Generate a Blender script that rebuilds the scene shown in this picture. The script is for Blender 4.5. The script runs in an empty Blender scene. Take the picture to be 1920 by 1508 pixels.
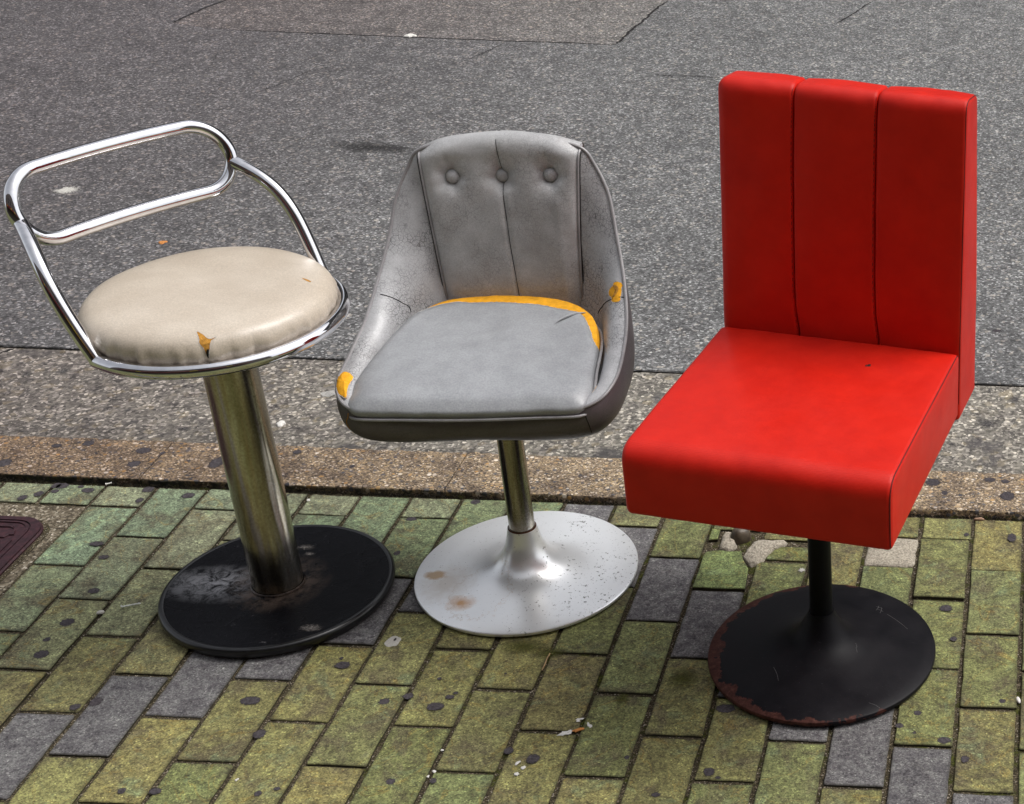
import bpy, bmesh, math, random
from mathutils import Vector, Matrix, noise
random.seed(7)
R = math.radians
sc = bpy.context.scene
# ------------------------------------------------------------------ camera
cam_d = bpy.data.cameras.new('camera'); cam = bpy.data.objects.new('camera', cam_d)
sc.collection.objects.link(cam); sc.camera = cam
M = Matrix(((0.9992348, -0.0387946, 0.0049745), (0.0229846, 0.4795338, -0.8772223), (0.0316460, 0.8766655, 0.4800585))).to_4x4()
M.translation = Vector((1.786784, -2.502554, 1.727224))
cam.matrix_world = M
cam_d.sensor_fit = 'HORIZONTAL'; cam_d.sensor_width = 36
cam_d.lens = 3044.45 / 1920 * 36
cam_d.shift_x = (960 - 1901.58) / 1920
cam_d.clip_end = 2000; cam_d.clip_start = .05
# ------------------------------------------------------------------ light
SUN_EL, SUN_AZ = 60, 72            # azimuth counted clockwise from +Y
w = bpy.data.worlds.new('World'); sc.world = w; w.use_nodes = True
nt = w.node_tree; bgn = nt.nodes['Background']
sky = nt.nodes.new('ShaderNodeTexSky'); sky.sky_type = 'NISHITA'; sky.sun_disc = False
sky.sun_elevation = R(SUN_EL); sky.sun_rotation = R(SUN_AZ); sky.air_density = 1.0; sky.dust_density = 4.0
hs = nt.nodes.new('ShaderNodeHueSaturation'); hs.inputs['Saturation'].default_value = .22
nt.links.new(sky.outputs[0], hs.inputs['Color']); nt.links.new(hs.outputs[0], bgn.inputs[0])
bgn.inputs[1].default_value = .14
sd = bpy.data.lights.new('sun', 'SUN'); sun = bpy.data.objects.new('sun', sd); sc.collection.objects.link(sun)
sd.energy = .95; sd.angle = R(22); sd.color = (1, .97, .93)
dv = Vector((math.sin(R(SUN_AZ)) * math.cos(R(SUN_EL)), math.cos(R(SUN_AZ)) * math.cos(R(SUN_EL)), math.sin(R(SUN_EL))))
sun.rotation_euler = dv.to_track_quat('Z', 'Y').to_euler(); sun.location = dv * 20
vs = sc.view_settings; vs.view_transform = 'Standard'; vs.look = 'None'; vs.gamma = 1; vs.exposure = .67
vs.use_curve_mapping = False

# ------------------------------------------------------------------ helpers
def meta(o, label=None, cat=None, kind=None, group=None):
    if label: o['label'] = label
    if cat: o['category'] = cat
    if kind: o['kind'] = kind
    if group: o['group'] = group
    return o
def empty(name, loc=(0, 0, 0), rz=0, **k):
    o = bpy.data.objects.new(name, None); sc.collection.objects.link(o); o.empty_display_size = .05
    o.location = loc; o.rotation_euler = (0, 0, rz); return meta(o, **k)
def link(name, me, parent=None, **k):
    o = bpy.data.objects.new(name, me); sc.collection.objects.link(o)
    if parent: o.parent = parent
    return meta(o, **k)
def mesh(name, V, F, mat, smooth=True, parent=None, **k):
    me = bpy.data.meshes.new(name); me.from_pydata([tuple(v) for v in V], [], F); me.update()
    if mat: me.materials.append(mat)
    bm = bmesh.new(); bm.from_mesh(me); bmesh.ops.recalc_face_normals(bm, faces=bm.faces); bm.to_mesh(me); bm.free()
    if smooth:
        for p in me.polygons: p.use_smooth = True
        if smooth != 'all':
            me.set_sharp_from_angle(angle=R(40))
    return link(name, me, parent, **k)
def lathe(pts, n=96):
    V, F = [], []; m = len(pts)
    for i in range(n):
        a = 2 * math.pi * i / n
        for r, z in pts: V.append((r * math.cos(a), r * math.sin(a), z))
    for i in range(n):
        j = (i + 1) % n
        for k in range(m - 1):
            F.append((i * m + k, j * m + k, j * m + k + 1, i * m + k + 1))
    bm = bmesh.new()
    vs_ = [bm.verts.new(v) for v in V]
    for f in F: bm.faces.new([vs_[i] for i in f])
    bmesh.ops.remove_doubles(bm, verts=bm.verts, dist=1e-6)
    bm.verts.index_update(); VV = [v.co.copy() for v in bm.verts]; FF = [tuple(v.index for v in f.verts) for f in bm.faces]
    bm.free(); return VV, FF
def catmull(P, m=8, closed=False):
    P = [Vector(p) for p in P]; n = len(P); out = []
    rng = range(n) if closed else range(n - 1)
    for i in rng:
        if closed: a, b, c, d = P[(i - 1) % n], P[i], P[(i + 1) % n], P[(i + 2) % n]
        else:
            a = P[i - 1] if i else P[0] * 2 - P[1]; b = P[i]; c = P[i + 1]; d = P[i + 2] if i + 2 < n else P[-1] * 2 - P[-2]
        for k in range(m):
            t = k / m
            out.append(.5 * (2 * b + (c - a) * t + (2 * a - 5 * b + 4 * c - d) * t * t + (-a + 3 * b - 3 * c + d) * t ** 3))
    if not closed: out.append(P[-1])
    return out
def tube(path, r, n=16, closed=False, cap=True):
    P = [Vector(p) for p in path]; m = len(P); V, F = [], []
    T = []
    for i in range(m):
        if closed: t = P[(i + 1) % m] - P[i - 1]
        else: t = P[min(i + 1, m - 1)] - P[max(i - 1, 0)]
        T.append(t.normalized())
    up = Vector((0, 0, 1)) if abs(T[0].z) < .9 else Vector((1, 0, 0))
    N = (up - T[0] * up.dot(T[0])).normalized(); Ns = [N]
    for i in range(1, m):
        N = (Ns[-1] - T[i] * Ns[-1].dot(T[i])).normalized(); Ns.append(N)
    for i in range(m):
        B = T[i].cross(Ns[i]); rr = r(i / (m - 1)) if callable(r) else r
        for k in range(n):
            a = 2 * math.pi * k / n; V.append(P[i] + (Ns[i] * math.cos(a) + B * math.sin(a)) * rr)
    for i in range(m if closed else m - 1):
        j = (i + 1) % m
        off = 0
        if closed and j == 0:   # match twist
            best = min(range(n), key=lambda o: (V[i * n] - V[o]).length); off = best
        for k in range(n):
            F.append((i * n + k, i * n + (k + 1) % n, j * n + (k + 1 + off) % n, j * n + (k + off) % n))
    if not closed and cap:
        F.append(tuple(range(n))[::-1]); F.append(tuple((m - 1) * n + k for k in range(n)))
    return V, F
def grid(rows, closed=False):
    V, F = [], []; m = len(rows[0])
    for r_ in rows: V += list(r_)
    for i in range(len(rows) - 1):
        for k in range(m if closed else m - 1):
            k2 = (k + 1) % m; F.append((i * m + k, i * m + k2, (i + 1) * m + k2, (i + 1) * m + k))
    return V, F
def join(*parts):
    V, F = [], []
    for v, f in parts:
        o = len(V); V += list(v); F += [tuple(i + o for i in q) for q in f]
    return V, F
def box(x0, x1, y0, y1, z0, z1):
    V = [(x, y, z) for z in (z0, z1) for y in (y0, y1) for x in (x0, x1)]
    return V, [(0, 2, 3, 1), (4, 5, 7, 6), (0, 1, 5, 4), (2, 6, 7, 3), (0, 4, 6, 2), (1, 3, 7, 5)]
def poly_prism(P, z0, z1, bev=0.0):
    """P: list of xy ccw; top at z1 bevelled inwards"""
    n = len(P); P = [Vector((p[0], p[1])) for p in P]
    area = sum(P[i].x * P[(i + 1) % n].y - P[(i + 1) % n].x * P[i].y for i in range(n))
    if area < 0: P.reverse()
    V = [(p.x, p.y, z0) for p in P] + [(p.x, p.y, z1 - bev) for p in P]; layers = 2
    if bev:
        ins = []
        for i in range(n):
            a, b, c = P[i - 1], P[i], P[(i + 1) % n]
            d1 = (b - a).normalized(); d2 = (c - b).normalized(); nn = Vector((-(d1 + d2).y, (d1 + d2).x))
            nn = nn.normalized() if nn.length > 1e-6 else Vector((0, 0)); ins.append(b + nn * bev)
        V += [(b.x, b.y, z1) for b in ins]; layers = 3
    F = []
    for l in range(layers - 1):
        for i in range(n):
            j = (i + 1) % n; F.append((l * n + i, l * n + j, (l + 1) * n + j, (l + 1) * n + i))
    F.append(tuple((layers - 1) * n + i for i in range(n)))
    return V, F
def blob(cx, cy, rx, ry, rot=0, n=22, jag=.16, seed=0):
    out = []
    for i in range(n):
        a = 2 * math.pi * i / n
        k = 1 + jag * 1.6 * noise.noise(Vector((math.cos(a) * 1.3 + seed * 3.1, math.sin(a) * 1.3, seed * 1.7))) + jag * .7 * noise.noise(Vector((math.cos(a) * 4 + seed, math.sin(a) * 4, seed)))
        x, y = rx * k * math.cos(a), ry * k * math.sin(a)
        out.append((cx + x * math.cos(rot) - y * math.sin(rot), cy + x * math.sin(rot) + y * math.cos(rot)))
    return out

from mathutils.bvhtree import BVHTree
def skin_patch(target, P, name, mat, parent, off=.0006, bulge=0.0, jag=.0, rim=None, sub=4, **k):
    """thin piece laid on the skin of target, outline P (3D, same frame as the mesh), optional curled rim"""
    me = target.data; bv = BVHTree.FromPolygons([v.co.copy() for v in me.vertices], [tuple(p.vertices) for p in me.polygons])
    Q = catmull(P, sub, True); c = sum(Q, Vector()) / len(Q); nn = Vector()
    for q in Q: nn += bv.find_nearest(q)[1]
    nn = (Vector() + sum([bv.find_nearest(q)[1] for q in Q], Vector())); view = Vector((.3, -.6, .75))
    rows = []
    for j in range(7):
        f = (1, 1, .9, .7, .45, .2, .02)[j]; row = []
        for i, q in enumerate(Q):
            if jag: q = q + (q - c).normalized() * jag * (noise.noise(q * 900) + .6 * noise.noise(q * 2500))
            x = c + (q - c) * f; loc, n_, _, _ = bv.find_nearest(x)
            if n_.dot(view) < 0: n_ = -n_
            o_ = -.0006 if j == 0 else off + bulge * (1 - f * f)
            if bulge and j > 1: o_ += abs(bulge) * .5 * noise.noise(x * 260)
            row.append(loc + n_ * o_)
        rows.append(row)
    V, F = grid(rows, True); o = mesh(name, V, F, mat, 'all', parent, **k)
    if rim:
        e = [p for p in rows[1]]; mesh('torn_edge', *tube(e, lambda t: rim * (.35 + .9 * abs(noise.noise(Vector((t * 37, 1, 0))))), 6, True), M_RIP, True, o)
    return o
def skin_line(target, P, name, mat, parent, rad, off=.0002, m=8):
    me = target.data; bv = BVHTree.FromPolygons([v.co.copy() for v in me.vertices], [tuple(p.vertices) for p in me.polygons]); pts = []
    for q in catmull(P, m):
        loc, n_, _, _ = bv.find_nearest(q)
        if n_.dot(Vector((.3, -.6, .75))) < 0: n_ = -n_
        pts.append(loc + n_ * off)
    return mesh(name, *tube(pts, rad, 6), mat, True, parent)

# ------------------------------------------------------------------ materials
class NT:
    def __init__(s, name):
        s.m = bpy.data.materials.new(name); s.m.use_nodes = True; s.t = s.m.node_tree; s.b = s.t.nodes['Principled BSDF']
    def n(s, typ, **k):
        x = s.t.nodes.new(typ)
        for a, v in k.items():
            if a in x.inputs: x.inputs[a].default_value = v
            else: setattr(x, a, v)
        return x
    def l(s, a, b): s.t.links.new(a, b)
    def coord(s, kind='Object'):
        if kind == 'World': return s.n('ShaderNodeNewGeometry').outputs['Position']
        return s.n('ShaderNodeTexCoord').outputs[kind]
    def noise(s, co, scale, detail=3, rough=.55, dist=0, typ='3D'):
        x = s.n('ShaderNodeTexNoise'); x.inputs['Scale'].default_value = scale; x.inputs['Detail'].default_value = detail
        x.inputs['Roughness'].default_value = rough; x.inputs['Distortion'].default_value = dist
        s.l(co, x.inputs['Vector']); return x.outputs['Fac']
    def vor(s, co, scale, feature='F1', out='Distance', rnd=1):
        x = s.n('ShaderNodeTexVoronoi'); x.feature = feature; x.inputs['Scale'].default_value = scale
        x.inputs['Randomness'].default_value = rnd
        s.l(co, x.inputs['Vector']); return x.outputs[out]
    def ramp(s, fac, stops, interp='LINEAR'):
        x = s.n('ShaderNodeValToRGB'); x.color_ramp.interpolation = interp; e = x.color_ramp.elements
        while len(e) < len(stops): e.new(.5)
        for q, (p, c) in zip(e, stops):
            q.position = p; q.color = c if len(c) == 4 else (*c, 1)
        s.l(fac, x.inputs['Fac']); return x.outputs['Color']
    def mr(s, v, a, b, c=0, d=1, smooth=False):
        x = s.n('ShaderNodeMapRange'); x.clamp = True
        if smooth: x.interpolation_type = 'SMOOTHSTEP'
        for i, q in zip((1, 2, 3, 4), (a, b, c, d)): x.inputs[i].default_value = q
        s.l(v, x.inputs[0]); return x.outputs[0]
    def mix(s, fac, a, b, mode='MIX'):
        x = s.n('ShaderNodeMix'); x.data_type = 'RGBA'; x.blend_type = mode
        for v, i in ((fac, 0), (a, 6), (b, 7)):
            if hasattr(v, 'is_linked') or hasattr(v, 'links'): s.l(v, x.inputs[i])
            else: x.inputs[i].default_value = v if i == 0 else ((*v, 1) if len(v) == 3 else v)
        return x.outputs[2]
    def math(s, op, a, b=0.0):
        x = s.n('ShaderNodeMath'); x.operation = op
        for v, i in ((a, 0), (b, 1)):
            if hasattr(v, 'links'): s.l(v, x.inputs[i])
            else: x.inputs[i].default_value = v
        return x.outputs[0]
    def bump(s, h, strength=.3, dist=.001, prev=None):
        x = s.n('ShaderNodeBump'); x.inputs['Strength'].default_value = strength; x.inputs['Distance'].default_value = dist
        s.l(h, x.inputs['Height'])
        if prev: s.l(prev, x.inputs['Normal'])
        return x.outputs[0]
    def set(s, color=None, rough=None, metal=None, normal=None, spec=None, coat=None, coat_r=.3):
        for key, v in (('Base Color', color), ('Roughness', rough), ('Metallic', metal), ('Normal', normal), ('Specular IOR Level', spec), ('Coat Weight', coat)):
            if v is None: continue
            if hasattr(v, 'links'): s.l(v, s.b.inputs[key])
            else: s.b.inputs[key].default_value = ((*v, 1) if key == 'Base Color' and len(v) == 3 else v)
        if coat is not None: s.b.inputs['Coat Roughness'].default_value = coat_r
        return s.m
def scl(c, k): return tuple(x * k for x in c)

def m_asphalt(name, base, tint, patch=False):
    t = NT(name); co = t.coord('World')
    rnd = t.vor(co, 215, out='Color'); sep = t.n('ShaderNodeSeparateColor'); t.l(rnd, sep.inputs[0])
    sep2 = t.n('ShaderNodeSeparateColor'); t.l(t.vor(co, 125, out='Color'), sep2.inputs[0])
    g = t.ramp(sep.outputs[0], [(0, scl(base, .24)), (.45, scl(base, .75)), (.78, scl(base, 1.3)), (.92, scl(base, 2.5)), (1, scl(base, 5.0))])
    g2 = t.ramp(sep2.outputs[1], [(0, scl(base, .35)), (.6, scl(base, .85)), (.90, scl(base, 1.7)), (1, scl((base[0] * 1.12, base[1], base[2] * .85), 4.0))])
    c = t.mix(.42, g, g2)
    big = t.noise(co, 1.1, 4, .6); c = t.mix(1.0, c, t.ramp(big, [(.3, scl(tint, .84)), (.7, scl(tint, 1.14))]), 'MULTIPLY')
    mid = t.noise(co, 14, 4, .65); c = t.mix(1.0, c, t.ramp(mid, [(.3, (.74, .73, .74)), (.7, (1.22, 1.22, 1.21))]), 'MULTIPLY')
    # darker, brownish left side of the road
    sx = t.n('ShaderNodeSeparateXYZ'); t.l(co, sx.inputs[0])
    lf = t.mr(t.math('ADD', sx.outputs[0], t.math('MULTIPLY', t.noise(co, .9, 3), 1.2)), -.9, 1.5, 0, 1, True)
    c = t.mix(1.0, c, t.mix(lf, (.68, .62, .64), (1.10, 1.10, 1.09)), 'MULTIPLY')
    h = t.math('ADD', sep.outputs[0], t.math('MULTIPLY', sep2.outputs[1], .6))
    gap = t.vor(co, 215, 'DISTANCE_TO_EDGE'); h = t.math('ADD', h, t.mr(gap, 0, .12, -.8, 0))
    return t.set(c, .82, 0, t.bump(h, .55, .0014), .35)
M_ASPH = m_asphalt('asphalt', (.126, .126, .126), (1, 1, 1.0))
M_PATCH = m_asphalt('asphalt_patch', (.132, .127, .123), (1.1, 1.09, 1.07))
def m_gutter():
    t = NT('worn_concrete'); co = t.coord('World')
    s1 = t.n('ShaderNodeSeparateColor'); t.l(t.vor(co, 170, out='Color'), s1.inputs[0])
    s2 = t.n('ShaderNodeSeparateColor'); t.l(t.vor(co, 62, out='Color'), s2.inputs[0])
    b = (.20, .188, .165)
    g = t.ramp(s1.outputs[0], [(0, scl(b, .2)), (.35, scl(b, .6)), (.75, scl(b, 1.15)), (.92, scl(b, 2.1)), (1, scl(b, 3.6))])
    g2 = t.ramp(s2.outputs[1], [(0, (.06, .056, .06)), (.3, scl(b, .8)), (.85, scl(b, 1.1)), (.95, (.30, .24, .13)), (1, (.36, .33, .28))])
    fl = t.noise(co, 42, 5, .72)
    c = t.mix(.3, g, g2)
    c = t.mix(1, c, t.ramp(fl, [(.34, (.6, .58, .6)), (.5, (.96, .96, .96)), (.68, (1.25, 1.24, 1.2))]), 'MULTIPLY')
    dk = t.noise(co, 9, 4, .6); c = t.mix(t.mr(dk, .58, .66, 0, .75), c, (.055, .052, .055))
    # the strip against the kerb is darker
    sx = t.n('ShaderNodeSeparateXYZ'); t.l(co, sx.inputs[0])
    e = t.mr(t.math('ADD', sx.outputs[1], t.math('MULTIPLY', t.noise(co, 5, 3), .12)), .38, .56, .72, 1.12, True)
    c = t.mix(1, c, t.ramp(e, [(0, (0, 0, 0)), (1, (1, 1, 1))]), 'MULTIPLY')
    lf = t.mr(t.math('ADD', sx.outputs[0], t.math('MULTIPLY', t.noise(co, 1.4, 3), .8)), -.5, 1.4, 0, 1, True)
    c = t.mix(1.0, c, t.mix(lf, (.72, .66, .68), (1.15, 1.13, 1.1)), 'MULTIPLY')
    h = t.math('ADD', s1.outputs[0], t.math('MULTIPLY', fl, 2.2))
    return t.set(c, .85, 0, t.bump(h, .6, .0018), .3)
M_GUT = m_gutter()
def m_kerb():
    t = NT('exposed_aggregate'); co = t.coord('World')
    mp = t.n('ShaderNodeMapping'); t.l(co, mp.inputs[0]); mp.inputs['Scale'].default_value = (1, 1.25, 1); co2 = mp.outputs[0]
    s1 = t.n('ShaderNodeSeparateColor'); t.l(t.vor(co2, 330, out='Color'), s1.inputs[0])
    v2 = t.n('ShaderNodeTexVoronoi'); v2.inputs['Scale'].default_value = 88; t.l(co2, v2.inputs['Vector'])
    s2 = t.n('ShaderNodeSeparateColor'); t.l(v2.outputs['Color'], s2.inputs[0])
    g = t.ramp(s1.outputs[0], [(0, (.04, .034, .030)), (.3, (.14, .108, .078)), (.7, (.25, .20, .145)), (.9, (.36, .27, .15)), (1, (.68, .62, .54))])
    peb = t.ramp(s2.outputs[0], [(0, (.06, .062, .075)), (.25, (.12, .12, .13)), (.36, (.22, .18, .14)), (.6, (.33, .27, .19)), (.78, (.42, .25, .09)), (.9, (.52, .46, .38)), (1, (.66, .62, .56))])
    on = t.math('MULTIPLY', t.mr(v2.outputs['Distance'], .38, .48, 1, 0), t.mr(s2.outputs[2], .34, .38, 0, 1))
    c = t.mix(on, g, peb)
    grim = t.noise(co, 16, 4, .65); c = t.mix(1, c, t.ramp(grim, [(.32, (.55, .53, .55)), (.6, (1.12, 1.1, 1.05))]), 'MULTIPLY')
    sx = t.n('ShaderNodeSeparateXYZ'); t.l(co, sx.inputs[0])
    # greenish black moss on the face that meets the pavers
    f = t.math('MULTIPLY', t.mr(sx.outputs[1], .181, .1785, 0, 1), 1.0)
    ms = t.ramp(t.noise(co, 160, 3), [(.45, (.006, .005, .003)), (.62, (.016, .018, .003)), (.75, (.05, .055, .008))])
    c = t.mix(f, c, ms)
    lf = t.mr(sx.outputs[0], -.3, 1.0, 0, 1, True)
    c = t.mix(1.0, c, t.mix(lf, (.74, .66, .64), (1.12, 1.1, 1.08)), 'MULTIPLY')
    h = t.math('ADD', s1.outputs[0], t.math('MULTIPLY', on, 1.5))
    return t.set(c, .8, 0, t.bump(h, .5, .0012), .3)
M_KERB = m_kerb()
def m_paver():
    t = NT('paver'); co = t.coord('World'); oi = t.n('ShaderNodeObjectInfo')
    c = oi.outputs['Color']
    ad = t.n('ShaderNodeVectorMath', operation='ADD'); t.l(co, ad.inputs[0])
    mul = t.n('ShaderNodeVectorMath', operation='SCALE'); t.l(oi.outputs['Location'], mul.inputs[0]); mul.inputs['Scale'].default_value = 7.3
    t.l(mul.outputs[0], ad.inputs[1]); lc = ad.outputs[0]
    n1 = t.noise(lc, 30, 7, .72, .6)
    c = t.mix(1, c, t.ramp(n1, [(.30, (.52, .50, .54)), (.5, (.98, .98, .98)), (.72, (1.42, 1.46, 1.40))]), 'MULTIPLY')
    # green rubbed off: brown-grey body showing
    sepc = t.n('ShaderNodeSeparateColor'); t.l(oi.outputs['Color'], sepc.inputs[0])
    isg = t.mr(t.math('SUBTRACT', sepc.outputs[1], sepc.outputs[2]), .008, .03, 0, 1)
    wn = t.noise(lc, 11, 6, .7, .4); c = t.mix(t.math('MULTIPLY', isg, t.mr(wn, .50, .62, 0, .68)), c, (.098, .080, .050)); db = t.noise(lc, 19, 6, .8, 1.0); c = t.mix(t.mr(db, .60, .68, 0, .6), c, (.055, .048, .042))
    mn = t.noise(lc, 17, 5, .65, 1.2); c = t.mix(t.math('MULTIPLY', isg, t.mr(mn, .56, .72, 0, .62)), c, (.165, .225, .120))
    ye = t.noise(lc, 6.5, 3, .5, 2.2); c = t.mix(t.math('MULTIPLY', isg, t.mr(t.math('ABSOLUTE', t.math('SUBTRACT', ye, .5)), 0, .012, .4, 0)), c, (.26, .17, .035))
    bl = t.noise(lc, 75, 7, .78, .3); c = t.mix(1, c, t.ramp(bl, [(.34, (.52, .48, .50)), (.47, (.96, .95, .95)), (.66, (1.30, 1.32, 1.26))]), 'MULTIPLY')
    sw = t.noise(lc, 9, 8, .8, 2.5); c = t.mix(t.mr(sw, .60, .74, 0, .38), c, (.25, .245, .165))
    # grain: sand coloured, light and dark specks
    s1 = t.n('ShaderNodeSeparateColor'); t.l(t.vor(co, 480, out='Color'), s1.inputs[0])
    c = t.mix(.75, c, t.mix(1, c, t.ramp(s1.outputs[0], [(0, (.30, .28, .30)), (.3, (.78, .77, .78)), (.7, (1.12, 1.12, 1.12)), (.95, (1.4, 1.38, 1.35)), (1, (2.6, 2.6, 2.5))]), 'MULTIPLY'))
    fn = t.noise(co, 180, 3, .7); c = t.mix(1, c, t.ramp(fn, [(.32, (.68, .67, .69)), (.68, (1.3, 1.3, 1.28))]), 'MULTIPLY')
    # dirty edges of each piece
    tc = t.n('ShaderNodeTexCoord'); sb = t.n('ShaderNodeSeparateXYZ'); t.l(tc.outputs['Object'], sb.inputs[0])
    ex = t.mr(t.math('ADD', t.math('ABSOLUTE', sb.outputs[0]), t.math('MULTIPLY', fn, .004)), .043, .0495, 0, 1)
    ey = t.mr(t.math('ADD', t.math('ABSOLUTE', sb.outputs[1]), t.math('MULTIPLY', fn, .004)), .0935, .0995, 0, 1)
    zz = t.mr(sb.outputs[2], -.0025, -.0008, 1, 0)
    e = t.math('MAXIMUM', t.math('MULTIPLY', t.math('MAXIMUM', ex, ey), .55), zz)
    c = t.mix(e, c, (.030, .026, .014))
    h = t.math('ADD', t.math('MULTIPLY', s1.outputs[0], .5), fn)
    return t.set(c, t.mr(n1, .3, .7, .82, .66), 0, t.bump(t.math('ADD', h, t.math('MULTIPLY', n1, 1.2)), .5, .001), .32)
M_PAV = m_paver()
def m_simple(name, col, rough=.7, metal=0, nscale=60, amp=.3, bump=.3, bd=.0008, coord='World', spec=.4):
    t = NT(name); co = t.coord(coord); n = t.noise(co, nscale, 4, .65)
    c = t.mix(1, (*col, 1), t.ramp(n, [(.3, (1 - amp,) * 3), (.7, (1 + amp,) * 3)]), 'MULTIPLY')
    return t.set(c, rough, metal, t.bump(n, bump, bd), spec)
def m_bed():
    t = NT('joint_dirt'); co = t.coord('World')
    s1 = t.n('ShaderNodeSeparateColor'); t.l(t.vor(co, 560, out='Color'), s1.inputs[0])
    c = t.ramp(s1.outputs[0], [(0, (.020, .016, .010)), (.5, (.055, .044, .026)), (.85, (.11, .09, .055)), (.96, (.22, .18, .13)), (1, (.45, .4, .34))])
    mo = t.noise(co, 24, 4, .6); sx = t.n('ShaderNodeSeparateXYZ'); t.l(co, sx.inputs[0])
    rt = t.mr(sx.outputs[0], .6, 1.3, .0, 1)
    mc = t.ramp(t.noise(co, 260, 2), [(.4, (.02, .024, .003)), (.65, (.085, .095, .012))])
    c = t.mix(t.math('MULTIPLY', t.mr(mo, .52, .62, 0, .85), t.mr(t.math('ADD', rt, mo), .6, 1.1, .15, 1)), c, mc)
    return t.set(c, .9, 0, t.bump(t.math('ADD', s1.outputs[0], t.noise(co, 120, 3)), .9, .003), .2)
M_BED = m_bed()
def m_stain(name, col, lo=.62, hi=.80, amt=1.0, amp=.6, ns=260, edge=.9):
    t = NT(name); co = t.coord('World'); g = t.coord('Generated'); n = t.noise(co, ns, 4, .65)
    c = t.mix(1, (*col, 1), t.ramp(n, [(.3, (1 - amp,) * 3), (.7, (1 + amp,) * 3)]), 'MULTIPLY')
    v = t.n('ShaderNodeVectorMath', operation='MULTIPLY_ADD'); t.l(g, v.inputs[0]); v.inputs[1].default_value = (2, 2, 0); v.inputs[2].default_value = (-1, -1, 0)
    ln = t.n('ShaderNodeVectorMath', operation='LENGTH'); t.l(v.outputs[0], ln.inputs[0])
    e = t.math('ADD', ln.outputs['Value'], t.math('MULTIPLY', t.math('SUBTRACT', t.noise(co, 210, 5, .75), .5), edge))
    t.l(t.mr(e, lo, hi, amt, 0), t.b.inputs['Alpha'])
    return t.set(c, .8, 0, t.bump(n, .25, .0008), .25)
M_GUM = m_stain('old_chewing_gum', (.050, .043, .047), .66, .80)
M_SPLAT = m_stain('white_splash', (.50, .48, .44), .35, .75, .9, .3, 200, 1.6)
M_DRY = m_stain('dried_splash_stain', (.20, .18, .165), .1, .8, .7, .5, 200, 1.4)
M_OLIVE = m_stain('damp_moss_stain', (.060, .062, .010), .1, 1.0, .75, .3, 120, .8)
M_TAR = m_stain('tar_smear', (.035, .033, .033), .1, 1.0, .7, .5, 120, 1.2)
M_GUMP = m_simple('pale_chewing_gum', (.44, .42, .38), .7, nscale=300, amp=.2)
M_WHITE = m_simple('white_paper', (.62, .60, .56), .7, nscale=200, amp=.15)
M_TWIG = m_simple('dry_straw', (.36, .24, .12), .7, nscale=200)
M_RUST_BIT = m_simple('orange_flake', (.50, .20, .05), .7, nscale=200)
M_LUMP = m_simple('mortar_lump', (.36, .32, .255), .9, nscale=260, amp=.55, bump=.9, bd=.003)
def m_surround():
    t = NT('cover_concrete'); co = t.coord('World')
    s1 = t.n('ShaderNodeSeparateColor'); t.l(t.vor(co, 260, out='Color'), s1.inputs[0])
    c = t.ramp(s1.outputs[0], [(0, (.05, .042, .03)), (.4, (.12, .10, .075)), (.8, (.2, .17, .13)), (.95, (.32, .29, .24)), (1, (.6, .55, .5))])
    n = t.noise(co, 34, 5, .7); c = t.mix(1, c, t.ramp(n, [(.35, (.6, .57, .5)), (.6, (1.1, 1.08, 1.0))]), 'MULTIPLY')
    return t.set(c, .9, 0, t.bump(t.math('ADD', s1.outputs[0], t.math('MULTIPLY', n, 2)), .7, .002), .3)
M_SUR = m_surround()
def m_cover():
    t = NT('painted_cast_iron'); co = t.coord('World'); n = t.noise(co, 90, 5, .7)
    c = t.ramp(n, [(.3, (.022, .010, .013)), (.5, (.046, .018, .024)), (.72, (.085, .028, .034))])
    return t.set(c, t.mr(n, .3, .7, .6, .42), .35, t.bump(n, .4, .001), .5)
M_COV = m_cover()

# ------------------------------------------------------------------ the setting
def sheet(name, x0, x1, y0, y1, z, mat, parent=None, kind='structure', nx=1, ny=1, **k):
    rows = [[(x0 + (x1 - x0) * i / nx, y0 + (y1 - y0) * j / ny, z) for i in range(nx + 1)] for j in range(ny + 1)]
    V, F = grid(rows); return mesh(name, V, F, mat, False, parent, kind=kind, **k)
M_GROUND = m_simple('far_ground', (.10, .10, .095), .9, nscale=2, amp=.2, bump=.1)
sheet('ground', -400, 400, -400, 400, -.08, M_GROUND)
road = sheet('road', -30, 30, .745, 14, -.007, M_ASPH)
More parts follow.
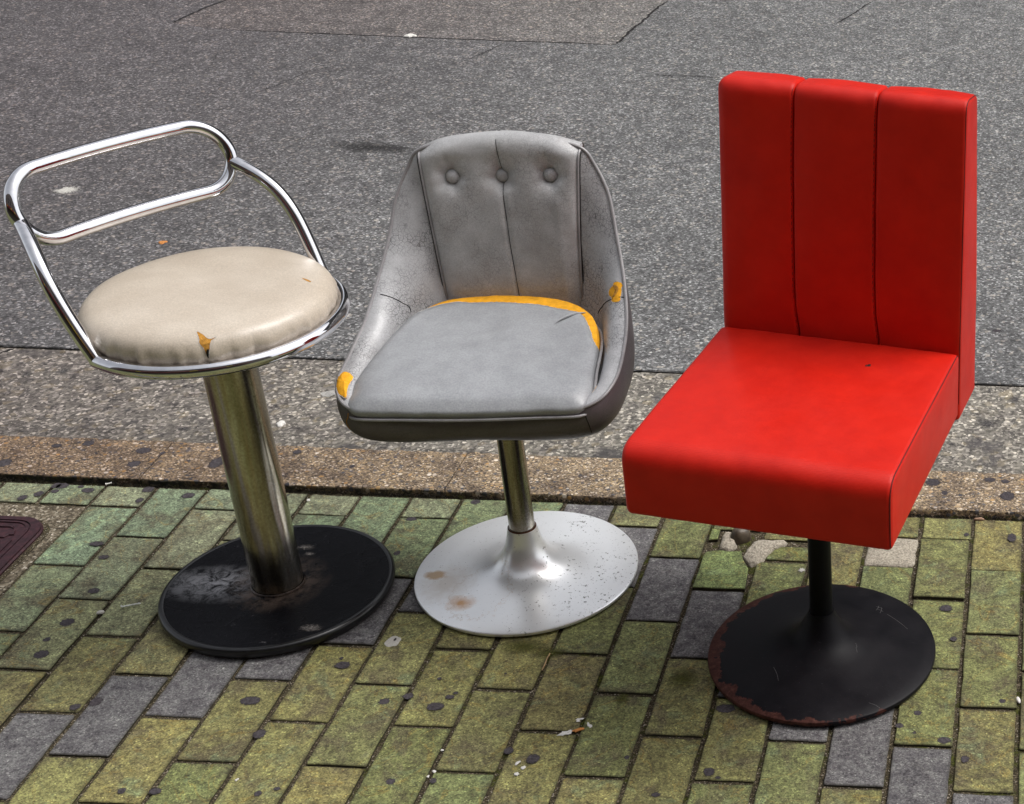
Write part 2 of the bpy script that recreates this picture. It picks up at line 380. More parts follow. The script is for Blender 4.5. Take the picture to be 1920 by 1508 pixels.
# patch of newer asphalt with the sealed joint and cracks around it
PE = [(-1.322, 3.631), (-1.3526, 3.4968), (-1.3663, 3.3767), (-1.372, 3.300), (-1.23, 3.262), (-1.0964, 3.2464), (-.8864, 3.2439), (-.6526, 3.2409), (-.3613, 3.2387), (-.1095, 3.2381), (.0826, 3.2432), (.2578, 3.2393),
      (.2719, 3.3023), (.2785, 3.4433), (.2935, 3.5544), (.306, 3.7301), (.329, 3.8677), (.36, 5.5), (-1.30, 5.5)]
V, F = poly_prism(PE, -.02, -.0061, .0006); mesh('asphalt_patch', V, F, M_PATCH, False, road)
M_CRK = m_simple('crack_void', (.012, .010, .010), .95, nscale=200)
def crack(path, wd, z, seed=0, name='crack', parent=None):
    P = catmull([(x, y, 0) for x, y in path], 14); L, Rr = [], []
    for i, p in enumerate(P):
        t = (P[min(i + 1, len(P) - 1)] - P[max(i - 1, 0)]); t.normalize(); nrm = Vector((-t.y, t.x, 0))
        k = (.55 + .9 * abs(noise.noise(Vector((i * .45, seed, 0)))) ) * min(1, 8 * min(i + 1, len(P) - i) / len(P))
        j = nrm * wd * 1.1 * noise.noise(Vector((i * .31, seed, 5)))
        L.append(p + j + nrm * wd * k + Vector((0, 0, z))); Rr.append(p + j - nrm * wd * k + Vector((0, 0, z)))
    V, F = grid([L, Rr]); return mesh(name, V, F, M_CRK, False, parent)
crack(PE[:4], .0085, -.0054, 1, parent=road); crack(PE[5:12], .0028, -.0054, 2, parent=road); crack(PE[11:17], .0070, -.0054, 3, parent=road)
crack([(.473, 2.915), (.54, 2.903), (.63, 2.911), (.707, 2.896)], .0028, -.0055, 4, parent=road)
crack([(.70, 2.914), (.79, 2.918), (.90, 2.93)], .0022, -.0055, 5, parent=road)
crack([(-.75, 2.55), (-.70, 2.68), (-.66, 2.86)], .002, -.0055, 6, parent=road)
crack([(-.20, 2.98), (-.16, 3.10), (-.13, 3.20)], .002, -.0055, 7, parent=road)
crack([(1.02, 3.62), (1.06, 3.74), (1.12, 3.95)], .004, -.0055, 8, parent=road)
crack([(-.540, .690), (-.528, .715), (-.508, .742)], .0040, -.0102, 9, parent=road)
gut = sheet('gutter', -30, 30, .30, .749, -.011, M_GUT)
sheet('gutter_edge_gap', -30, 30, .7470, .7482, -.0062, M_CRK, gut, kind=None)
# uneven asphalt lip along the concrete
rows = [[], []]
for i in range(481):
    x = -1.6 + i * .01; rows[0].append((x, .7475 + .0035 * noise.noise(Vector((x * 9, 1, 0))) + .002 * noise.noise(Vector((x * 40, 1, 0))), -.0055)); rows[1].append((x, .80, -.0065))
V, F = grid(rows); mesh('asphalt_lip', V, F, M_ASPH, False, road)

kerb = empty('kerb', (0, 0, 0), kind='structure')
def kerb_stone(x0, x1):
    prof = [(.1785, -.10), (.1785, .008), (.1800, .0115), (.184, .013), (.320, .013), (.3245, .0118), (.328, .006), (.3285, -.10)]
    n = max(2, int((x1 - x0) / .006)); rows = []
    for i in range(n + 1):
        x = x0 + (x1 - x0) * i / n; row = []
        for j, (y, z) in enumerate(prof):
            k = noise.noise(Vector((x * 14, j, 0))) * .0020 + noise.noise(Vector((x * 60, j, 3))) * .0018
            row.append((x, y + .0035 * x / 1.8 + (k if j < 4 else k * 1.6), z + (k * .6 if 1 < j < 6 else 0)))
        rows.append(row)
    V, F = grid(rows); m = len(prof); F.append(tuple(range(m))); F.append(tuple(n * m + k for k in range(m))[::-1])
    mesh('kerb_stone', V, F, M_KERB, True, kerb)
for k in range(-5, 8): kerb_stone(.0615 + .6 * k + .0015, .0615 + .6 * (k + 1) - .0015)

pav = empty('pavement', (0, 0, 0), kind='structure')
sheet('paver_bed', -30, 30, -4.2, .1785, -.0045, M_BED, pav, kind=None, nx=1, ny=1)
def m_farpave():
    t = NT('far_pavers'); co = t.coord('World')
    mp = t.n('ShaderNodeMapping'); t.l(co, mp.inputs[0]); mp.inputs['Rotation'].default_value = (0, 0, R(90))
    b = t.n('ShaderNodeTexBrick'); t.l(mp.outputs[0], b.inputs[0]); b.inputs['Scale'].default_value = 1
    b.inputs['Brick Width'].default_value = .2; b.inputs['Row Height'].default_value = .1; b.inputs['Mortar Size'].default_value = .0025
    b.inputs['Color1'].default_value = (.15, .16, .062, 1); b.inputs['Color2'].default_value = (.12, .13, .055, 1); b.inputs['Mortar'].default_value = (.03, .025, .015, 1)
    return t.set(b.outputs[0], .8, 0)
M_FAR = m_farpave()
for a in ((-30, -.6, -4.2, .175), (2.3, 30, -4.2, .175), (-.6, 2.3, -4.2, -1.2)):
    sheet('distant_paving', *a, -.0012, M_FAR, pav, kind=None)

GREEN_A, GREEN_B, GREY = (.205, .238, .150), (.186, .182, .070), (.136, .132, .134)
def brick_outline(w, h, seed, n1=5, n2=8):
    pts = []; a, b = w / 2, h / 2
    cor = [(-a, -b), (a, -b), (a, b), (-a, b)]
    for k in range(4):
        p, q = Vector(cor[k]), Vector(cor[(k + 1) % 4]); d = (q - p); n = n1 if k % 2 == 0 else n2
        L = d.length; d.normalize(); nr = Vector((-d.y, d.x))
        c = .0022 if (seed * 7 + k * 3) % 5 else .0055
        pts.append(p + d * c); 
        for i in range(1, n):
            u = c + (L - 2 * c) * i / n
            pts.append(p + d * u + nr * (abs(noise.noise(Vector((seed * 5.3 + i * .9, k * 2.1, seed)))) * .0032))
        pts.append(q - d * c)
    return pts
shared = []
for s in range(14):
    V, F = poly_prism(brick_outline(.0934, .1936, s), -.012, 0, .0013)
    me = bpy.data.meshes.new('brick'); me.from_pydata(V, [], F); me.update(); me.materials.append(M_PAV); shared.append(me)
def grey_at(c, v0): return abs(v0 - (-3.5 + (c - 2) * .5 if c <= 9 else -(c - 9) * .5)) < .01
def tone(cx, cy):
    k = min(1, max(0, (.75 - cx) / .8 + (cy + .18) * 2.2 - .05)); k2 = random.uniform(-.07, .10)
    col = [GREEN_B[i] + (GREEN_A[i] - GREEN_B[i]) * min(1, max(0, k + k2)) for i in range(3)]
    col = [c * random.uniform(.86, 1.1) for c in [col[0]]] + [col[1]] + [col[2]]
    f = random.uniform(.88, 1.10); return (*[c * f for c in col], 1)
YTOP = .1705
for c in range(-5, 22):
    for k in range(-7, 2):
        v0 = k if c % 2 else k - .5
        y0, y1 = v0 * .2, (v0 + 1) * .2; x0 = c * .1
        if y0 > .15: continue
        if c < 0 and y0 < .09 and y1 < .11: 
            if y0 > -.62: continue
        if c < 0 and y1 > .11 and y0 < .09: y0 = .1
        if c == 12 and abs(v0 + .5) < .01: continue
        if c == 15 and abs(v0) < .01: y0 = .1
        if c == 13 and abs(v0) < .01: y0 = .072
        top = min(y1, YTOP + .0035 * x0 / 1.8 + random.uniform(-.001, .001))
        cx, cy = x0 + .05, (y0 + top) / 2
        if abs(top - y0 - .2) < .001: me = random.choice(shared)
        else:
            V, F = poly_prism(brick_outline(.0934, top - y0 - (.0052 if top == y1 else .003), c + k * 31, 5, 6), -.012, 0, .0013)
            me = bpy.data.meshes.new('brick'); me.from_pydata(V, [], F); me.update(); me.materials.append(M_PAV)
            if top != y1: cy -= .0008
        o = link('brick', me, pav)
        o.location = (cx + random.uniform(-.0009, .0009), cy + random.uniform(-.0009, .0009), random.uniform(-.0016, .0012))
        o.rotation_euler = (R(random.uniform(-.25, .25)), R(random.uniform(-.35, .35)), R(random.uniform(-.3, .3)) + (math.pi if me in shared and random.random() < .5 else 0))
        o.color = (*scl(GREY, random.uniform(.85, 1.15)), 1) if grey_at(c, v0) else tone(cx, cy)
        if (c, v0) in ((16, -.5), ): o.location.z += .0035; o.rotation_euler.x = R(-.9)
def odd_piece(P, name='brick', z=0, col=None, mat=M_PAV, bev=.0014, dz=0):
    cx = sum(p[0] for p in P) / len(P); cy = sum(p[1] for p in P) / len(P)
    V, F = poly_prism([(x - cx, y - cy) for x, y in P], -.012, 0, bev)
    o = mesh(name, V, F, mat, False, pav); o.location = (cx, cy, z); o.color = col or tone(cx, cy); return o
# the broken paver beneath the red chair and the mortar around it
odd_piece([(1.2025, -.0965), (1.2035, -.0414), (1.2025, .006), (1.2066, .0166), (1.2193, .0224), (1.2366, .0236), (1.2515, .0221), (1.2629, .0235), (1.2717, .0222), (1.2778, -.0006), (1.2851, -.0154), (1.2933, -.0326), (1.2962, -.0698), (1.2974, -.0954), (1.2549, -.0974)], z=.004, col=(.17, .215, .08, 1))
odd_piece([(1.2025, .0591), (1.2025, .0975), (1.2187, .0955), (1.2190, .0632)], z=.003, col=(.155, .19, .07, 1))
odd_piece([(1.3182, .0073), (1.3218, .0309), (1.3386, .0500), (1.3863, .0515), (1.3964, .048), (1.3968, .0053)], z=-.001, col=(.13, .14, .048, 1))
def rock(P, h, name, mat, z0=-.006, parent=None, n=12, seed=0, rough=.22, **k):
    """rounded irregular lump over outline P"""
    P = catmull([(x, y, 0) for x, y in P], 4, True); cx = sum(p.x for p in P) / len(P); cy = sum(p.y for p in P) / len(P); rows = []
    for j in range(n + 1):
        t = j / n; f = math.cos(t * math.pi / 2) ** .62; zz = h * math.sin(t * math.pi / 2) ** .8
        row = []
        for p in P:
            q = Vector(((p.x - cx) * f, (p.y - cy) * f, 0)); d = noise.noise(Vector((q.x * 130, q.y * 130, zz * 90 + seed)))
            row.append((cx + q.x * (1 + rough * .3 * d), cy + q.y * (1 + rough * .3 * d), z0 + zz * (1 + rough * d)))
        rows.append(row)
    V, F = grid(rows, True); return mesh(name, V, F, mat, True, parent, **k)
rock([(1.2268, .0647), (1.2269, .0889), (1.2433, .0888), (1.2463, .0714), (1.2549, .056), (1.2586, .043), (1.2503, .0319), (1.2423, .0274), (1.2296, .0331), (1.226, .0407)], .013, 'mortar_lump', M_LUMP, parent=pav, seed=1)
rock([(1.2781, .0234), (1.2819, .0447), (1.2915, .0666), (1.3145, .0709), (1.352, .0676), (1.3379, .0433), (1.3314, .0376), (1.3227, .0187), (1.3164, .0027), (1.3099, -.0106), (1.2993, -.0164), (1.2917, -.0144), (1.2771, .0077)], .013, 'mortar_lump', M_LUMP, parent=pav, seed=2)
rock([(1.503, .004), (1.505, .05), (1.503, .095), (1.55, .0965), (1.5965, .094), (1.5965, .05), (1.595, .006), (1.55, .002), (1.52, .0035)], .0085, 'mortar_fill', M_LUMP, parent=pav, seed=3, rough=.12)
# ---- drain cover at the left edge
sur = mesh('cover_surround', *poly_prism([(-.9, -.62), (-.0022, -.62), (-.0022, .0965), (-.9, .0965)], -.02, -.0035, .002), M_SUR, False, None)
meta(sur, 'rough concrete frame round the drain cover, beside the green pavers', 'concrete frame')
mesh('gap', *poly_prism([(-.049, .0195), (-.0022, .0195), (-.0022, .0207), (-.049, .0207)], -.006, -.0033, 0), M_CRK, False, sur)
cv = empty('drain_cover', (0, 0, 0), label='dark purplish iron drain cover at the left edge with one rounded corner showing', cat='drain cover')
def rrect(x0, x1, y0, y1, r, n=12):
    out = []
    for cx, cy, a0 in ((x1 - r, y1 - r, 0), (x0 + r, y1 - r, 90), (x0 + r, y0 + r, 180), (x1 - r, y0 + r, 270)):
        for i in range(n + 1):
            a = R(a0 + 90 * i / n); out.append((cx + r * math.cos(a), cy + r * math.sin(a)))
    return out
X1, Y1 = -.0335, .043
mesh('moss_gap', *poly_prism(rrect(-.46, X1 + .011, -.44, Y1 + .003, .055), -.006, -.0026, 0), M_BED, False, cv)
mesh('cover_plate', *poly_prism(rrect(-.455, X1, -.43, Y1, .052), -.012, .0035, .003), M_COV, False, cv)
def ring_plate(o, i, z0, z1, name):
    n = len(o); V = [(x, y, z1) for x, y in o] + [(x, y, z1) for x, y in i] + [(x, y, z0) for x, y in o] + [(x, y, z0) for x, y in i]
    F = []
    for k in range(n):
        j = (k + 1) % n; F += [(k, j, n + j, n + k), (k, 2 * n + k, 2 * n + j, j), (n + k, n + j, 3 * n + j, 3 * n + k)]
    mesh(name, V, F, M_COV, False, cv)
ring_plate(rrect(-.4527, X1 - .0025, -.4277, Y1 - .0025, .050), rrect(-.440, X1 - .0205, -.415, Y1 - .0135, .038), .0035, .0065, 'rim')
ring_plate(rrect(-.437, X1 - .0235, -.412, Y1 - .0160, .036), rrect(-.43, X1 - .0285, -.405, Y1 - .0205, .032), .0035, .0058, 'rib')
for k, P in enumerate(([(-.125, .0120), (-.100, .0120), (-.0895, .0085), (-.0870, .0020), (-.0950, .0065), (-.125, .0065)],
          [(-.125, -.0035), (-.0800, -.0035), (-.0745, -.0190), (-.0841, -.0195), (-.0880, -.0285), (-.0958, -.0291), (-.0958, -.120), (-.108, -.120), (-.108, -.0150), (-.125, -.0150)],
          [(-.0690, -.035), (-.0690, -.16), (-.0740, -.16), (-.0740, -.035)])):
    mesh('raised_mark', *poly_prism(P, .0033, .0062, .0006), M_COV, False, cv)
rock([(1.2440, .064), (1.2440, .083), (1.258, .095), (1.275, .090), (1.281, .074), (1.272, .062), (1.258, .056)], .026, 'round_stone', m_simple('brown_stone', (.085, .065, .045), .45, nscale=50, amp=.5), z0=-.004, n=12, rough=.05,
     label='smooth dark brown stone among broken mortar under the front of the red seat', cat='stone')

# ---- old chewing gum trodden into the ground (parts of what they stick to)
GUMS = [ (-0.0934, 0.1835, 0.0102, 0.0116), (-0.081, 0.1624, 0.0111, 0.0115), (-0.0857, 0.1403, 0.008, 0.0076), (-0.1116, 0.1306, 0.01, 0.0113), (-0.1341, 0.1134, 0.009, 0.0093), (-0.0457, 0.181, 0.0071, 0.0058), (-0.0246, 0.1488, 0.0131, 0.0095), (0.0862, 0.1609, 0.0121, 0.0115), (0.0888, 0.12, 0.008, 0.0094), (0.0834, -0.0305, 0.0134, 0.0086), (0.1196, -0.0718, 0.0095, 0.0084), (0.154, -0.1751, 0.0129, 0.0095), (0.1581, -0.2696, 0.0125, 0.0119), (0.1499, -0.3184, 0.007, 0.0072), (0.1622, -0.3573, 0.0139, 0.0127), (0.1823, -0.4241, 0.0144, 0.0108), (0.2874, -0.4881, 0.0083, 0.009), (0.3148, -0.4731, 0.0109, 0.0117), (0.4574, -0.6729, 0.007, 0.0079), (0.5067, -0.6701, 0.0094, 0.0079), (0.1707, 0.1436, 0.0141, 0.0114), (0.2526, 0.0102, 0.0078, 0.0088), (0.558, -0.4554, 0.0161, 0.0119), (0.6057, -0.5338, 0.0115, 0.0112), (0.7528, -0.6535, 0.0127, 0.0173), (0.6592, -0.667, 0.0063, 0.0068), (0.6839, -0.6551, 0.0055, 0.0046), (0.6692, -0.3552, 0.014, 0.0113), (0.6577, -0.3371, 0.0035, 0.0043), (0.7686, -0.4437, 0.0094, 0.008), (0.8031, -0.428, 0.0103, 0.008), (0.8535, -0.4506, 0.0145, 0.0132), (0.8699, -0.4265, 0.0086, 0.0067), (0.8767, -0.4152, 0.0043, 0.004), (0.8378, -0.38, 0.0044, 0.0041), (0.8468, -0.6291, 0.008, 0.0082), (0.9104, -0.6242, 0.0056, 0.007), (1.0041, -0.5491, 0.0074, 0.0099), (1.0443, -0.5666, 0.0115, 0.0134), (0.942, -0.3607, 0.0026, 0.0028), (1.1905, -0.5542, 0.005, 0.0061), (1.2524, -0.6351, 0.0072, 0.0058), (1.3238, -0.5783, 0.0099, 0.0109), (1.3396, -0.5919, 0.0049, 0.0036), (1.3233, -0.427, 0.0182, 0.0121), (1.3251, -0.545, 0.0017, 0.0025), (1.6656, -0.1271, 0.0115, 0.0113), (1.6831, -0.2173, 0.0074, 0.0076), (1.7777, 0.1093, 0.0092, 0.0167), (1.6142, 0.0289, 0.005, 0.0071), (1.6893, 0.1142, 0.0051, 0.0074), (1.6359, -0.4199, 0.007, 0.0067), (1.6082, -0.4536, 0.0069, 0.0079), (1.6344, -0.469, 0.0034, 0.0039), (1.6826, -0.4843, 0.0111, 0.0103), (1.7172, -0.5267, 0.0076, 0.01), (1.7736, -0.3801, 0.0062, 0.0069), (0.6265, 0.0924, 0.011, 0.0074), (0.7274, 0.1826, 0.0103, 0.0097), (0.76, 0.1791, 0.0103, 0.0077), (0.8535, 0.145, 0.0102, 0.0095), (0.3615, 0.2216, 0.0031, 0.004), (1.0887, 0.1816, 0.0072, 0.0058), (0.6392, -0.0232, 0.0068, 0.0086), ]
KGUMS = [ (-0.225, 0.2172, 0.0143, 0.0159), (-0.1032, 0.3025, 0.0136, 0.0125), (-0.1613, 0.2894, 0.0135, 0.0082), (0.0253, 0.2301, 0.0144, 0.016), (0.0198, 0.2842, 0.0146, 0.0144), (0.0612, 0.2767, 0.0063, 0.0082), (0.185, 0.2484, 0.0155, 0.0243), (0.3237, 0.3011, 0.0095, 0.0083), (1.6144, 0.2797, 0.0161, 0.0185), (1.7657, 0.2403, 0.0159, 0.0181), (1.7264, 0.2984, 0.0119, 0.0103), (1.7589, 0.2946, 0.0097, 0.0082), (1.6404, 0.2411, 0.0064, 0.01), (1.0279, 0.3083, 0.0085, 0.0083), (0.4521, 0.2542, 0.0063, 0.0061), ]
TGUMS = [ (1.7113, 0.57, 0.0279, 0.0213), (-0.4145, 0.6249, 0.0125, 0.0122), (0.0329, 0.4167, 0.0184, 0.0131), (-0.3418, 0.6438, 0.016, 0.0197), (1.7726, 0.684, 0.0179, 0.0225), (-0.1401, 0.7311, 0.0117, 0.0102), (1.6411, 0.4768, 0.0091, 0.009), (-0.1183, 0.4831, 0.0099, 0.0091), ]

def gum(L, z, parent, h=.00035):
    for i, (x, y, a, b) in enumerate(L):
        if parent is pav: y = min(y, .160)
        P = blob(0, 0, a * 1.16, b * 1.10, random.uniform(-.3, .3), 44, .19, i * 1.37 + z * 50)
        P = [(px * (1 + random.uniform(-.05, .05)), py * (1 + random.uniform(-.05, .05))) for px, py in P]
        V, F = poly_prism(P, -.002, h, .0002)
        o = mesh('gum_spot', V, F, M_GUM, False, parent); o.location = (x, y, z)
for x, y, a, b in ((1.2395, -.355, .030, .032), (.958, -.285, .045, .022), (1.000, -.300, .030, .018), (1.150, -.415, .016, .016)):
    V, F = poly_prism(blob(0, 0, a, b, .2, 30, .2, x * 9), -.001, .0006, .0002); o = mesh('moss_stain', V, F, M_OLIVE, False, pav); o.location = (x, y, .0004)
V, F = poly_prism(blob(0, 0, .19, .055, -.22, 30, .2, 2), -.0005, .0003, .0001); o = mesh('tar_smear', V, F, M_TAR, False, road); o.location = (-.20, 2.10, -.0068)
gum(GUMS, .0006, pav); gum(KGUMS, .0133, kerb); _g = M_GUM; M_GUM = m_stain('faint_gum_stain', (.075, .070, .070), .2, .85, .75); gum(TGUMS, -.011, gut, .0009); M_GUM = _g; gum([(1.719, 1.02, .013, .010)], -.007, road)
# fine grit and crumbs of soil caught in the joints
gv, gf = [], []
for i in range(9000):
    x = random.uniform(-.5, 2.15); y = random.uniform(-.85, .172)
    c = round(x / .1)
    if random.random() < .62: x = c * .1 + random.gauss(0, .0013)
    else:
        cc_ = int(x // .1); r_ = round((y / .2) - (.5 if cc_ % 2 == 0 else 0)); y = (r_ + (.5 if cc_ % 2 == 0 else 0)) * .2 + random.gauss(0, .0013)
    if x < 0 and y < .09: continue
    if y > .174: continue
    s_ = random.choice((.0005, .0007, .0009, .0013)); o_ = len(gv); zz = -.0044 + s_ * .6 + random.uniform(0, .0022)
    for d in ((1, 0, 0), (-.5, .8, 0), (-.5, -.8, 0), (0, 0, 1), (0, 0, -1)):
        gv.append((x + d[0] * s_ * random.uniform(.7, 1.3), y + d[1] * s_ * random.uniform(.7, 1.3), zz + d[2] * s_))
    gf += [(o_, o_ + 1, o_ + 3), (o_ + 1, o_ + 2, o_ + 3), (o_ + 2, o_, o_ + 3), (o_ + 1, o_, o_ + 4), (o_ + 2, o_ + 1, o_ + 4), (o_, o_ + 2, o_ + 4)]
def m_grit():
    t = NT('grit'); co = t.coord('World'); s1 = t.n('ShaderNodeSeparateColor'); t.l(t.vor(co, 400, out='Color'), s1.inputs[0])
    return t.set(t.ramp(s1.outputs[0], [(0, (.02, .016, .01)), (.5, (.06, .045, .028)), (.8, (.10, .095, .03)), (.93, (.22, .17, .12)), (1, (.5, .45, .38))]), .9)
mesh('joint_grit', gv, gf, m_grit(), False, pav, kind='stuff')
# moss and soil along the foot of the kerb
gv, gf = [], []
for i in range(5200):
    x = random.uniform(-.4, 2.1); y = .1785 + .0035 * x / 1.8 - abs(random.gauss(0, .0042)) + .001; s_ = random.uniform(.0006, .0023); o_ = len(gv)
    dens = noise.noise(Vector((x * 7, 3, 0)))
    zz = -.005 + max(0, .006 + dens * .008) * random.random()
    for d in ((1, 0, 0), (-.5, .8, 0), (-.5, -.8, 0), (0, 0, 1.2)):
        gv.append((x + d[0] * s_ * random.uniform(.6, 1.4), y + d[1] * s_ * random.uniform(.6, 1.4) - .0008, zz + d[2] * s_))
    gf += [(o_, o_ + 1, o_ + 3), (o_ + 1, o_ + 2, o_ + 3), (o_ + 2, o_, o_ + 3)]
M_MOSS = NT('dark_moss'); _co = M_MOSS.coord('World')
M_MOSS = M_MOSS.set(M_MOSS.ramp(M_MOSS.noise(_co, 30, 4, .7), [(.42, (.012, .009, .005)), (.55, (.022, .018, .008)), (.66, (.06, .065, .008)), (.8, (.11, .11, .012))]), .95)
mesh('kerb_moss', gv, gf, M_MOSS, False, pav, kind='stuff')


# ------------------------------------------------------------------ upholstery and metal
def m_chrome():
    t = NT('polished_chrome'); co = t.coord('Object'); n = t.noise(co, 45, 4, .6)
    return t.set(t.ramp(n, [(.3, (.58, .575, .60)), (.7, (.74, .735, .75))]), t.mr(n, .35, .75, .02, .07), 1, t.bump(t.noise(co, 9, 2), .04, .002))
M_CHR = m_chrome()
def m_dirty_chrome(name, sx, loz, hiz):
    t = NT(name); co = t.coord('Object')
    mp = t.n('ShaderNodeMapping'); t.l(co, mp.inputs[0]); mp.inputs['Scale'].default_value = (1, 1, .12)
    st = t.noise(mp.outputs[0], 38, 4, .6); sp = t.noise(co, 260, 3, .7); big = t.noise(co, 14, 3)
    c = t.ramp(st, [(.3, (.24, .215, .165)), (.5, (.37, .345, .28)), (.7, (.56, .55, .52))])
    c = t.mix(1, c, t.ramp(sp, [(.35, (.78, .74, .68)), (.6, (1.05, 1.05, 1.05))]), 'MULTIPLY')
    return t.set(c, t.mr(t.math('ADD', st, t.math('MULTIPLY', sp, .2)), .3, .8, .10, .24), 1, t.bump(sp, .05, .0004))
def m_vinyl(name, col, col2, rough, crack=0, fine=520, stain=None, dirtcol=(.1, .08, .06), bscale=30, coat=0):
    t = NT(name); co = t.coord('Object'); n = t.noise(co, bscale, 4, .6)
    c = t.mix(t.mr(n, .35, .68), (*col, 1), (*col2, 1))
    f = t.noise(co, fine, 3, .6); h = f
    c = t.mix(1, c, t.ramp(f, [(.3, (.84,) * 3), (.7, (1.13,) * 3)]), 'MULTIPLY')
    if crack:
        wv = t.n('ShaderNodeVectorMath', operation='ADD'); t.l(co, wv.inputs[0])
        nz = t.n('ShaderNodeTexNoise'); nz.inputs['Scale'].default_value = 55; t.l(co, nz.inputs['Vector'])
        sc_ = t.n('ShaderNodeVectorMath', operation='SCALE'); t.l(nz.outputs['Color'], sc_.inputs[0]); sc_.inputs['Scale'].default_value = .012
        t.l(sc_.outputs[0], wv.inputs[1])
        d = t.vor(wv.outputs[0], 135, 'DISTANCE_TO_EDGE'); d2 = t.vor(wv.outputs[0], 290, 'DISTANCE_TO_EDGE')
        area = t.mr(t.noise(co, 13, 3), .36, .56)
        k = t.math('MULTIPLY', t.mr(d, 0, .075, 1, 0), area); k2 = t.math('MULTIPLY', t.mr(d2, 0, .08, .6, 0), area)
        k = t.math('MULTIPLY', t.math('MAXIMUM', k, k2), crack)
        c = t.mix(k, c, (.028, .026, .026)); h = t.math('SUBTRACT', f, t.math('MULTIPLY', k, 1.5))
    wk = t.noise(co, 19, 5, .62, 1.4); h = t.math('ADD', h, t.math('MULTIPLY', wk, 3.0))
    dn = t.noise(co, 8, 5, .7)
    c = t.mix(t.mr(dn, .52, .74, 0, .35), c, (*dirtcol, 1))
    return t.set(c, rough, 0, t.bump(h, .34, .0006), .65, coat)
M_BEIGE = m_vinyl('beige_vinyl', (.47, .40, .32), (.55, .48, .395), .36, fine=420, dirtcol=(.42, .35, .27), bscale=12)
M_GREY = m_vinyl('cracked_grey_vinyl', (.38, .38, .39), (.46, .46, .47), .42, crack=.85, dirtcol=(.17, .15, .14))
M_GREYL = m_vinyl('worn_grey_vinyl', (.290, .298, .312), (.340, .350, .364), .40, crack=.10, dirtcol=(.22, .22, .23), fine=330)
M_GREYP = m_vinyl('grey_panel_vinyl', (.38, .377, .380), (.46, .457, .46), .42, crack=.35, dirtcol=(.19, .155, .13))
M_SKIRT = m_vinyl('grimy_shaded_vinyl', (.080, .064, .070), (.115, .098, .104), .45, crack=.55, dirtcol=(.035, .026, .022), bscale=14)  # dark brown holds real grime plus the lower shell's shade, painted into the colour
M_PIPE = m_vinyl('piping_vinyl', (.24, .23, .235), (.30, .29, .295), .4, dirtcol=(.05, .04, .04))
M_FOAM = m_simple('yellow_foam', (.80, .37, .014), .85, nscale=70, amp=.20, bump=.9, bd=.0015, coord='Object')
M_FOAMD = m_simple('aged_foam', (.42, .20, .03), .9, nscale=150, amp=.5, bump=.8, coord='Object')
M_RIP = m_simple('torn_edge', (.45, .44, .42), .8, nscale=300, amp=.4)
M_DARK = m_simple('dark_gap', (.010, .008, .007), .9, nscale=100)
def m_red():
    t = NT('red_vinyl'); co = t.coord('Object'); n = t.noise(co, 24, 3, .6)
    c = t.ramp(n, [(.3, (.53, .012, .0055)), (.7, (.60, .016, .007))])
    mp = t.n('ShaderNodeMapping'); t.l(co, mp.inputs[0])
    wa = t.n('ShaderNodeTexWave'); wa.inputs['Scale'].default_value = 260; wa.inputs['Distortion'].default_value = 1.5; wa.bands_direction = 'Z'; t.l(co, wa.inputs[0])
    wb = t.n('ShaderNodeTexWave'); wb.inputs['Scale'].default_value = 260; wb.inputs['Distortion'].default_value = 1.5; wb.bands_direction = 'X'; t.l(co, wb.inputs[0])
    f = t.noise(co, 500, 3, .6)
    h = t.math('ADD', t.math('ADD', wa.outputs['Fac'], wb.outputs['Fac']), f)
    gm = t.noise(co, 7, 5, .7); c = t.mix(t.mr(gm, .5, .75, 0, .30), c, (.33, .006, .008)); r = t.mr(t.noise(co, 10, 3), .3, .7, .38, .50)
    return t.set(c, r, 0, t.bump(h, .22, .0005, t.bump(t.noise(co, 16, 4), .22, .005)), .22)
M_RED = m_red()
M_SEAM = m_simple('dark_red_thread', (.10, .006, .005), .7, nscale=400)
def m_black_base():
    t = NT('black_painted_plate'); co = t.coord('Object')
    n = t.noise(co, 22, 5, .7, .8); f = t.noise(co, 300, 3, .7)
    c = t.ramp(f, [(.3, (.0025, .0025, .0035)), (.66, (.006, .006, .008)), (.78, (.05, .05, .055))])
    s = t.n('ShaderNodeSeparateXYZ'); t.l(co, s.inputs[0])
    # whitish scuffed area left of the column and brown grime round its foot
    mp = t.n('ShaderNodeMapping'); t.l(co, mp.inputs[0]); mp.inputs['Location'].default_value = (.095, .0, 0); mp.inputs['Rotation'].default_value = (0, 0, R(-10)); mp.inputs['Scale'].default_value = (9, 22, 5)
    mp.vector_type = 'POINT'
    mp.inputs['Location'].default_value = (.098 * 8, .0 * 16, 0); mp.inputs['Scale'].default_value = (8, 16, 5)
    ln = t.n('ShaderNodeVectorMath', operation='LENGTH'); t.l(mp.outputs[0], ln.inputs[0])
    sc_ = t.math('MULTIPLY', t.mr(ln.outputs['Value'], 0, 1.0, 1, 0), t.mr(t.noise(co, 52, 6, .78, .8), .40, .58))
    c = t.mix(t.math('MULTIPLY', sc_, 1.0), c, (.34, .34, .36))
    fk = t.noise(co, 34, 6, .8); c = t.mix(t.mr(fk, .64, .69, 0, .5), c, (.12, .115, .12))
    ln2 = t.n('ShaderNodeVectorMath', operation='LENGTH'); t.l(co, ln2.inputs[0])
    gr = t.math('MULTIPLY', t.mr(ln2.outputs['Value'], .045, .095, 1, 0), t.mr(t.noise(co, 40, 5, .7), .40, .6))
    c = t.mix(t.math('MULTIPLY', gr, .8), c, (.13, .095, .075))
    return t.set(c, t.mr(n, .35, .7, .22, .5), 0, t.bump(t.math('ADD', n, t.math('MULTIPLY', f, .3)), .6, .0026), .09)
M_BB = m_black_base()
